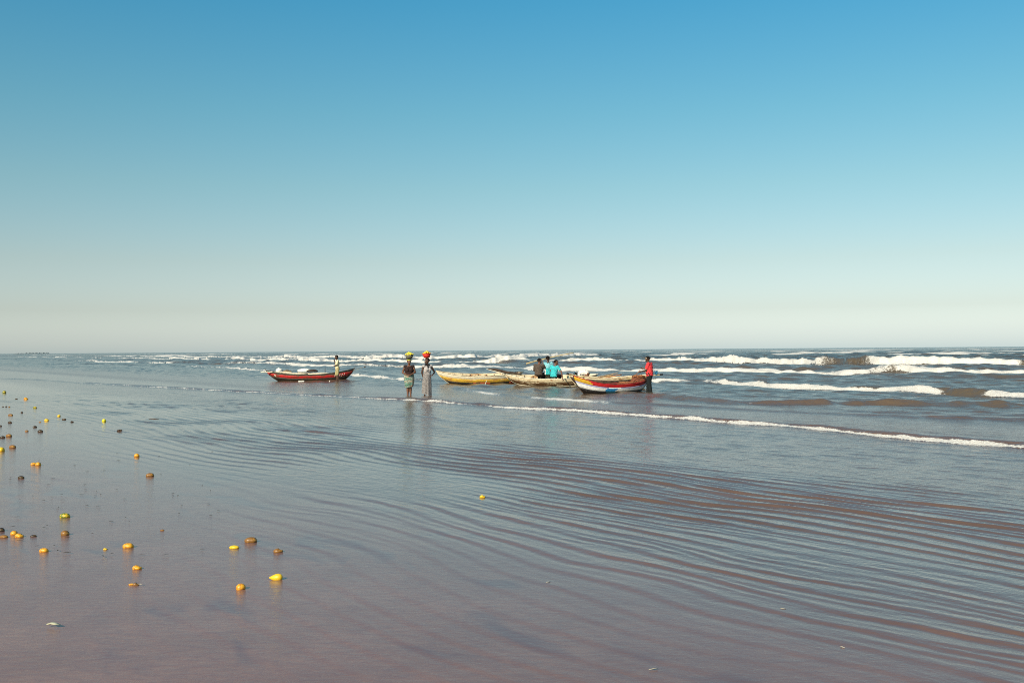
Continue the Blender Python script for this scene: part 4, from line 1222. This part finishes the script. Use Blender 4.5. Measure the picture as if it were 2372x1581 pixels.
# bending man behind the nearest boat
base = ground(1350, 900); base = Vector((at(1352, 870, 47.75).x, 47.75, -0.14))
pbn, P = person('man in white shirt bent double behind the yellow bow', base, 1.62, R(178), {
    'pelvis': (-.10, 0, .50), 'belly': (-.05, 0, .545), 'chest': (.07, 0, .53), 'neck': (.17, 0, .50), 'head': (.235, 0, .47),
    'lsh': (.14, .11, .50), 'rsh': (.14, -.11, .50), 'lel': (.15, .13, .36), 'rel': (.15, -.13, .36), 'lwr': (.20, .10, .24), 'rwr': (.20, -.10, .24),
    'lhip': (-.10, .05, .49), 'rhip': (-.10, -.05, .49), 'lkn': (-.04, .06, .28), 'rkn': (-.04, -.06, .28), 'lan': (-.05, .06, .04), 'ran': (-.05, -.06, .04)},
    M_SKIN2, 1.05, tilt=-0.9)
shirt(pbn, P, plain('white_shirt_cloth', (0.76, 0.70, 0.62), 0.9, 0.08, 14), 0.6, hem=0.0, loose=1.14)
trousers(pbn, P, plain('brown_shorts_cloth', (0.16, 0.07, 0.04), 0.9, 0.2, 14), 0.44, 'shorts', 1.1)

# three men sitting in the peeled cream boat
def seated(label, px, Yp, H, face, extra, skin, look, tilt=0.0, zseat=0.62, build=1.0, hands=(0.5, 0.5), hair='short'):
    b_ = at(px, 868, Yp); b_ = Vector((b_.x, Yp, zseat - 0.50 * H))
    pose = {'lkn': (.24, .07, .50), 'rkn': (.24, -.07, .50), 'lan': (.25, .07, .26), 'ran': (.25, -.07, .26), 'lhip': (0.02, .05, .51), 'rhip': (0.02, -.05, .51),
            'lel': (.03, .135, .65), 'rel': (.03, -.135, .65), 'lwr': (.16, .08, .60), 'rwr': (.16, -.08, .60)}
    pose.update(extra)
    return person(label, b_, H, face, pose, skin, build, look=look, tilt=tilt, hands=hands, hair=hair) + (b_,)
p4, P, b4 = seated('seated man in dark brown shirt with hand raised to his mouth', 1247.5, 49.9, 1.72, R(70), {
    'rel': (.10, -.15, .70), 'rwr': (.12, -.10, .845), 'hr': (.1, .3, 1), 'chest': (.02, 0, .70), 'neck': (.04, 0, .80), 'head': (.06, -.01, .89), 'lsh': (.02, .115, .77), 'rsh': (.05, -.12, .77), 'lel': (.06, .15, .62)},
    M_SKIN, R(30), -0.05, 0.61, 1.14)
shirt(p4, P, plain('dark_brown_shirt_cloth', (0.085, 0.060, 0.045), 0.9, 0.2, 14), 1.55, hem=0.06, loose=1.18, folds=0.008)
trousers(p4, P, plain('black_trousers_cloth', (0.012, 0.011, 0.012), 0.9, 0.2, 14), 0.95, 'trousers', 1.0)
p5, P, b5 = seated('man in turquoise and pale blue shirt sitting between the other two, head highest', 1269.5, 50.1, 1.80, R(100), {
    'lel': (-.02, .15, .62), 'lwr': (.07, .17, .52), 'rel': (.03, -.13, .65)}, M_SKIN2, R(60), 0.0, 0.63, 1.0)
xs = b5.x
M_TQ = plain('turquoise_shirt_cloth', (0.04, 0.44, 0.46), 0.85, 0.15, 14)
M_TQ2 = plain('pale_blue_shirt_cloth', (0.22, 0.50, 0.54), 0.85, 0.2, 14)
M_WHS = plain('white_shirt_side', (0.72, 0.72, 0.68), 0.85, 0.1, 14)
shirt(p5, P, None, 0.7, hem=0.06, loose=1.14, mats=[M_TQ2, M_TQ, M_WHS], matfn=lambda q: 2 if (q.x < -0.115 and q.z < 1.33 and abs(q.x) < 0.17) else (0 if q.z > 1.2 else 1))
trousers(p5, P, plain('navy_trousers_cloth', (0.015, 0.025, 0.06), 0.9, 0.2, 14), 0.95, 'trousers', 1.0)
p6, P, b6 = seated('man in bright turquoise shirt on the boat rim reaching an arm down', 1283, 49.05, 1.68, R(55), {
    'rel': (.03, -.24, .62), 'rwr': (-.10, -.37, .44), 'hr': (-.1, -.35, -1), 'chest': (.02, -.01, .70), 'neck': (.04, -.02, .80), 'head': (.06, -.035, .885), 'rsh': (.02, -.125, .76), 'lsh': (.02, .095, .78)},
    M_SKIN, R(-5), -0.15, 0.56, 1.08)
shirt(p6, P, M_TQ, 0.55, hem=0.07, loose=1.16, folds=0.008)
trousers(p6, P, plain('maroon_black_shorts_cloth', (0.03, 0.014, 0.018), 0.9, 0.2, 14), 0.6, 'shorts', 1.05)

# ------------------------------------------------------------------ fruit washed up on the wet sand
FM = {}
def fr(x, y, w, kind, mat, label, rot=None, sink=0.30, hgt=None, cat='fruit'):
    """x, y: photo pixel of the bottom edge; w: width in photo pixels"""
    p = ground(x, y)
    size = w * p.y / FPX / 2
    key = (kind, mat.name, int(x) % 3)
    if key not in FM: FM[key] = fruit_mesh('fruit', kind, [mat], int(x) % 3 + 3)
    o = bpy.data.objects.new('fruit', FM[key]); COL.objects.link(o)
    hz = {'round': .9, 'oval': .60, 'flat': .42, 'pear': .80, 'crushed': .6}[kind]
    sc = size
    if kind == 'round' and hgt is None: hgt = 0.9
    if kind == 'oval' and hgt is None: hgt = 0.92
    o.scale = (sc, sc, sc if hgt is None else sc * hgt)
    o.rotation_euler = (0, 0, rot if rot is not None else random.uniform(-.5, .5))
    surf = float(sand_z(np.array([p.x]), np.array([p.y]))[0])
    u = float(u_of(p.x, p.y)); surf = max(surf, 0.012 * float(sstep(-4.0, 3.0, u)) + 0.004)
    o.location = (p.x, p.y + size * 0.5, surf + sc * hz * (1 - sink * 2))
    tag(o, label, cat, 'fruit washed up on the wet sand')
    return o
FR = [
 (9, 910.5, 8, 'round', F_GRN, 'farthest fruit, a tiny yellow-green speck at the left edge below the swash line'),
 (59, 925.5, 10, 'crushed', F_ORA, 'tiny split orange fruit with a pale spot, far off near the left edge'),
 (37, 925, 6, 'flat', F_DRK, 'tiny dark fruit just left of the far split orange one'),
 (80, 946, 9, 'oval', F_GRN, 'small yellow-green fruit with a dark end, far left below the split orange one'),
 (6, 943, 4.5, 'flat', F_DRK, 'leftmost of three tiny dark fruits in a row at the left edge'),
 (14, 943, 4.5, 'oval', F_DRK, 'middle of three tiny dark fruits in a row at the left edge'),
 (21, 943.5, 4.5, 'oval', F_BRN, 'rightmost of three tiny dark fruits in a row at the left edge'),
 (50, 957, 5, 'round', F_DRK, 'tiny round dark fruit alone right of the row of three'),
 (23, 963, 12, 'flat', F_BRN, 'pale brown flattened fruit lying in the small ripples at the far left'),
 (136, 965.5, 7, 'round', F_YEL, 'small round yellow fruit above the dark flat one, far left'),
 (107, 975.5, 11, 'crushed', F_YEL, 'small torn yellow fruit with orange left end, far left'),
 (92, 979, 6, 'flat', F_BRN, 'tiny reddish brown fruit just left of the torn yellow one'),
 (147, 973, 10, 'flat', F_DRK, 'flat dark green fruit right below the small round yellow one'),
 (166, 978.5, 7, 'crushed', F_DRK, 'small black fruit at the right end of the far cluster'),
 (240, 977, 9, 'round', F_LEM, 'bright lemon yellow fruit standing tall alone in smooth water'),
 (22, 980.5, 10, 'crushed', F_DRK, 'dark rotten fruit with a brown cap, left of the far cluster'),
 (1, 988.5, 5, 'round', F_DRK, 'tiny dark fruit cut by the left edge of the picture'),
 (80, 991, 9, 'oval', F_DRK, 'dark oval fruit above the olive brown one'),
 (61, 1000.5, 8, 'oval', F_BRN, 'small dull brown fruit left of the olive brown one'),
 (92, 1001.5, 12, 'oval', F_DRK, 'olive brown fruit with a black tip on its right'),
 (276, 999.5, 12, 'flat', F_DRK, 'flat dark brown fruit where the ripples begin, right of the lemon yellow one'),
 (19, 1012.5, 15, 'oval', F_BRN, 'brown oval fruit touching the dark one at the left edge'),
 (5, 1015.5, 11, 'oval', F_DRK, 'dark oval fruit at the left edge beside the brown one'),
 (0.5, 1047, 15, 'round', F_YEL, 'large round orange yellow fruit half cut by the left edge'),
 (27, 1039, 16, 'oval', F_BRN, 'pointed brown fruit right of the large round one at the left edge'),
 (316, 1059.5, 12, 'round', F_ORA, 'round bright orange fruit alone below the first ripples'),
 (87, 1080, 12, 'round', F_ORA, 'larger right half of the pair of orange fruits in the left'),
 (76, 1078.5, 13, 'oval', F_ORA, 'smaller left half of the pair of orange fruits in the left'),
 (47, 1110.5, 15, 'oval', F_DRK, 'dark brown fruit below the pair of orange fruits'),
 (345.5, 1105.5, 18, 'oval', F_BRN, 'brown oval fruit with a thin stalk on its right, below the round orange one'),
 (1118, 1154.5, 13, 'crushed', F_YEL, 'small golden fruit alone in the middle of the ripples'),
 (147, 1202, 24, 'oval', F_GRN, 'yellow fruit turning green on its right, alone on the left'),
 (2, 1233.5, 13, 'round', F_DRK, 'dark round fruit cut by the left edge above the flat orange one'),
 (31, 1242, 16, 'round', F_ORA, 'round orange brown fruit behind its squashed neighbour at the left'),
 (42, 1247.5, 20, 'crushed', F_ORA, 'squashed golden brown fruit in front of its round neighbour at the left'),
 (6, 1248.5, 20, 'flat', F_BRN, 'flat orange brown fruit skin at the left edge'),
 (76, 1246, 14, 'flat', F_DRK, 'flat dark yellow scrap of fruit right of the squashed pair'),
 (149, 1243, 18, 'round', F_BRN, 'round brown fruit under the yellow and green one'),
 (99, 1282, 21, 'oval', F_ORA, 'orange brown fruit below the squashed pair'),
 (243, 1276.5, 9, 'crushed', F_YEL, 'tiny golden scrap left of the shiny orange fruit'),
 (294, 1272.5, 25, 'oval', F_ORA, 'shiny orange fruit with a dark pit on its right side'),
 (315, 1322.5, 21, 'crushed', F_ORA, 'orange fruit with a golden top, between the shiny one and the red brown scrap'),
 (314, 1360, 14, 'crushed', F_BRN, 'dark red brown half of a fruit with a pale tail'),
 (303, 1359, 12, 'flat', F_ORA, 'pale tail piece left of the dark red brown half fruit'),
 (541, 1274, 24, 'flat', F_YEL, 'bright yellow half fruit lying low in the film of water'),
 (579, 1260, 28, 'oval', F_BRN, 'dull brown fruit behind the bright yellow half'),
 (643, 1283, 22, 'crushed', F_BRN, 'torn brown and orange fruit right of the bright yellow half'),
 (637, 1348, 30, 'pear', F_YEL, 'largest bright yellow fruit, pointed to the left like a pear'),
 (556, 1370, 22, 'round', F_ORA, 'nearest orange brown round fruit, left of the pear-shaped one'),
 (375, 1232, 9, 'flat', F_BRN, 'tiny pinkish brown scrap far from the other fruits'),
]
for x, y, w, k, m_, lab in FR:
    fr(x, y, w, k, m_, lab, rot=0.0 if k == 'pear' else None)
# stalks
def scrap(label, x, y, w, mat, name, cat, t=0.012):
    p = ground(x, y); L_ = w * p.y / FPX
    bm = bmesh.new(); tube(bm, [(-L_ / 2, 0, 0), (-L_ * .2, .01, t * .4), (L_ * .15, -.01, t * .5), (L_ / 2, 0, 0)], [(t * .4, t * .25), (t, t * .4), (t, t * .4), (t * .3, t * .2)], seg=6)
    o = mesh_obj(name, bm, mat); o.location = (p.x, p.y, float(sand_z(np.array([p.x]), np.array([p.y]))[0]) + 0.006 + 0.012 * float(sstep(-4.0, 3.0, u_of(p.x, p.y))) + 0.004); o.rotation_euler = (0, 0, random.uniform(-.2, .2))
    return tag(o, label, cat)
scrap('pale narrow leaf lying on the wet sand near the lower left corner', 124, 1457, 33, plain('pale_leaf', (0.42, 0.40, 0.28), 0.6), 'leaf', 'leaf', 0.018)
scrap('thin dark stick floating near the far smooth water left of the ripples', 353, 971.5, 30, WOODD, 'stick', 'stick', 0.03)

# small dark bits of weed on the film of water
bm = bmesh.new(); rnd = random.Random(12)
for i in range(70):
    x = rnd.uniform(20, 520) if i < 64 else rnd.uniform(300, 2300); y = rnd.uniform(1045, 1300) if i < 64 else rnd.uniform(1300, 1570)
    p = ground(x, y)
    L_ = rnd.uniform(0.02, 0.06); a = rnd.gauss(0, .5)
    z = float(sand_z(np.array([p.x]), np.array([p.y]))[0]) + 0.003 + 0.012 * float(sstep(-4.0, 3.0, u_of(p.x, p.y))) + 0.004
    d = Vector((math.cos(a), math.sin(a), 0))
    tube(bm, [p * 1 + Vector((0, 0, z)) - d * L_ / 2, p + Vector((0, rnd.uniform(-.006, .006), z + .002)), p + Vector((0, 0, z)) + d * L_ / 2], [(.003, .001), (.008, .0022), (.003, .001)], seg=4, mi=0 if i < 64 else 1)
o = mesh_obj('weed_bits', bm, [plain('dark_weed', (0.03, 0.025, 0.015), 0.6), plain('shell_grit', (0.45, 0.38, 0.28), 0.5)])
tag(o, 'tiny dark bits of weed and shell scattered over the wet sand', kind='stuff')

# far low coast with trees on the left horizon, haze painted into their pale grey
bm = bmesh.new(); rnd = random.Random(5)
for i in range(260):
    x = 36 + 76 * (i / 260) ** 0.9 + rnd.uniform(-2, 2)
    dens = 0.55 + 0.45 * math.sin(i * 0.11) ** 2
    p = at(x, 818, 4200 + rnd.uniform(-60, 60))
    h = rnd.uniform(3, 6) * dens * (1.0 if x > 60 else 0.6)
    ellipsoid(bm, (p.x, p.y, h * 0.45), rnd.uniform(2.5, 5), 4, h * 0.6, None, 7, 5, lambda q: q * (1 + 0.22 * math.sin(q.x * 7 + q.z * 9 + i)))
o = mesh_obj('coastal_trees', bm, plain('haze_paled_foliage', (0.20, 0.23, 0.24), 0.9, 0.3, 0.1))
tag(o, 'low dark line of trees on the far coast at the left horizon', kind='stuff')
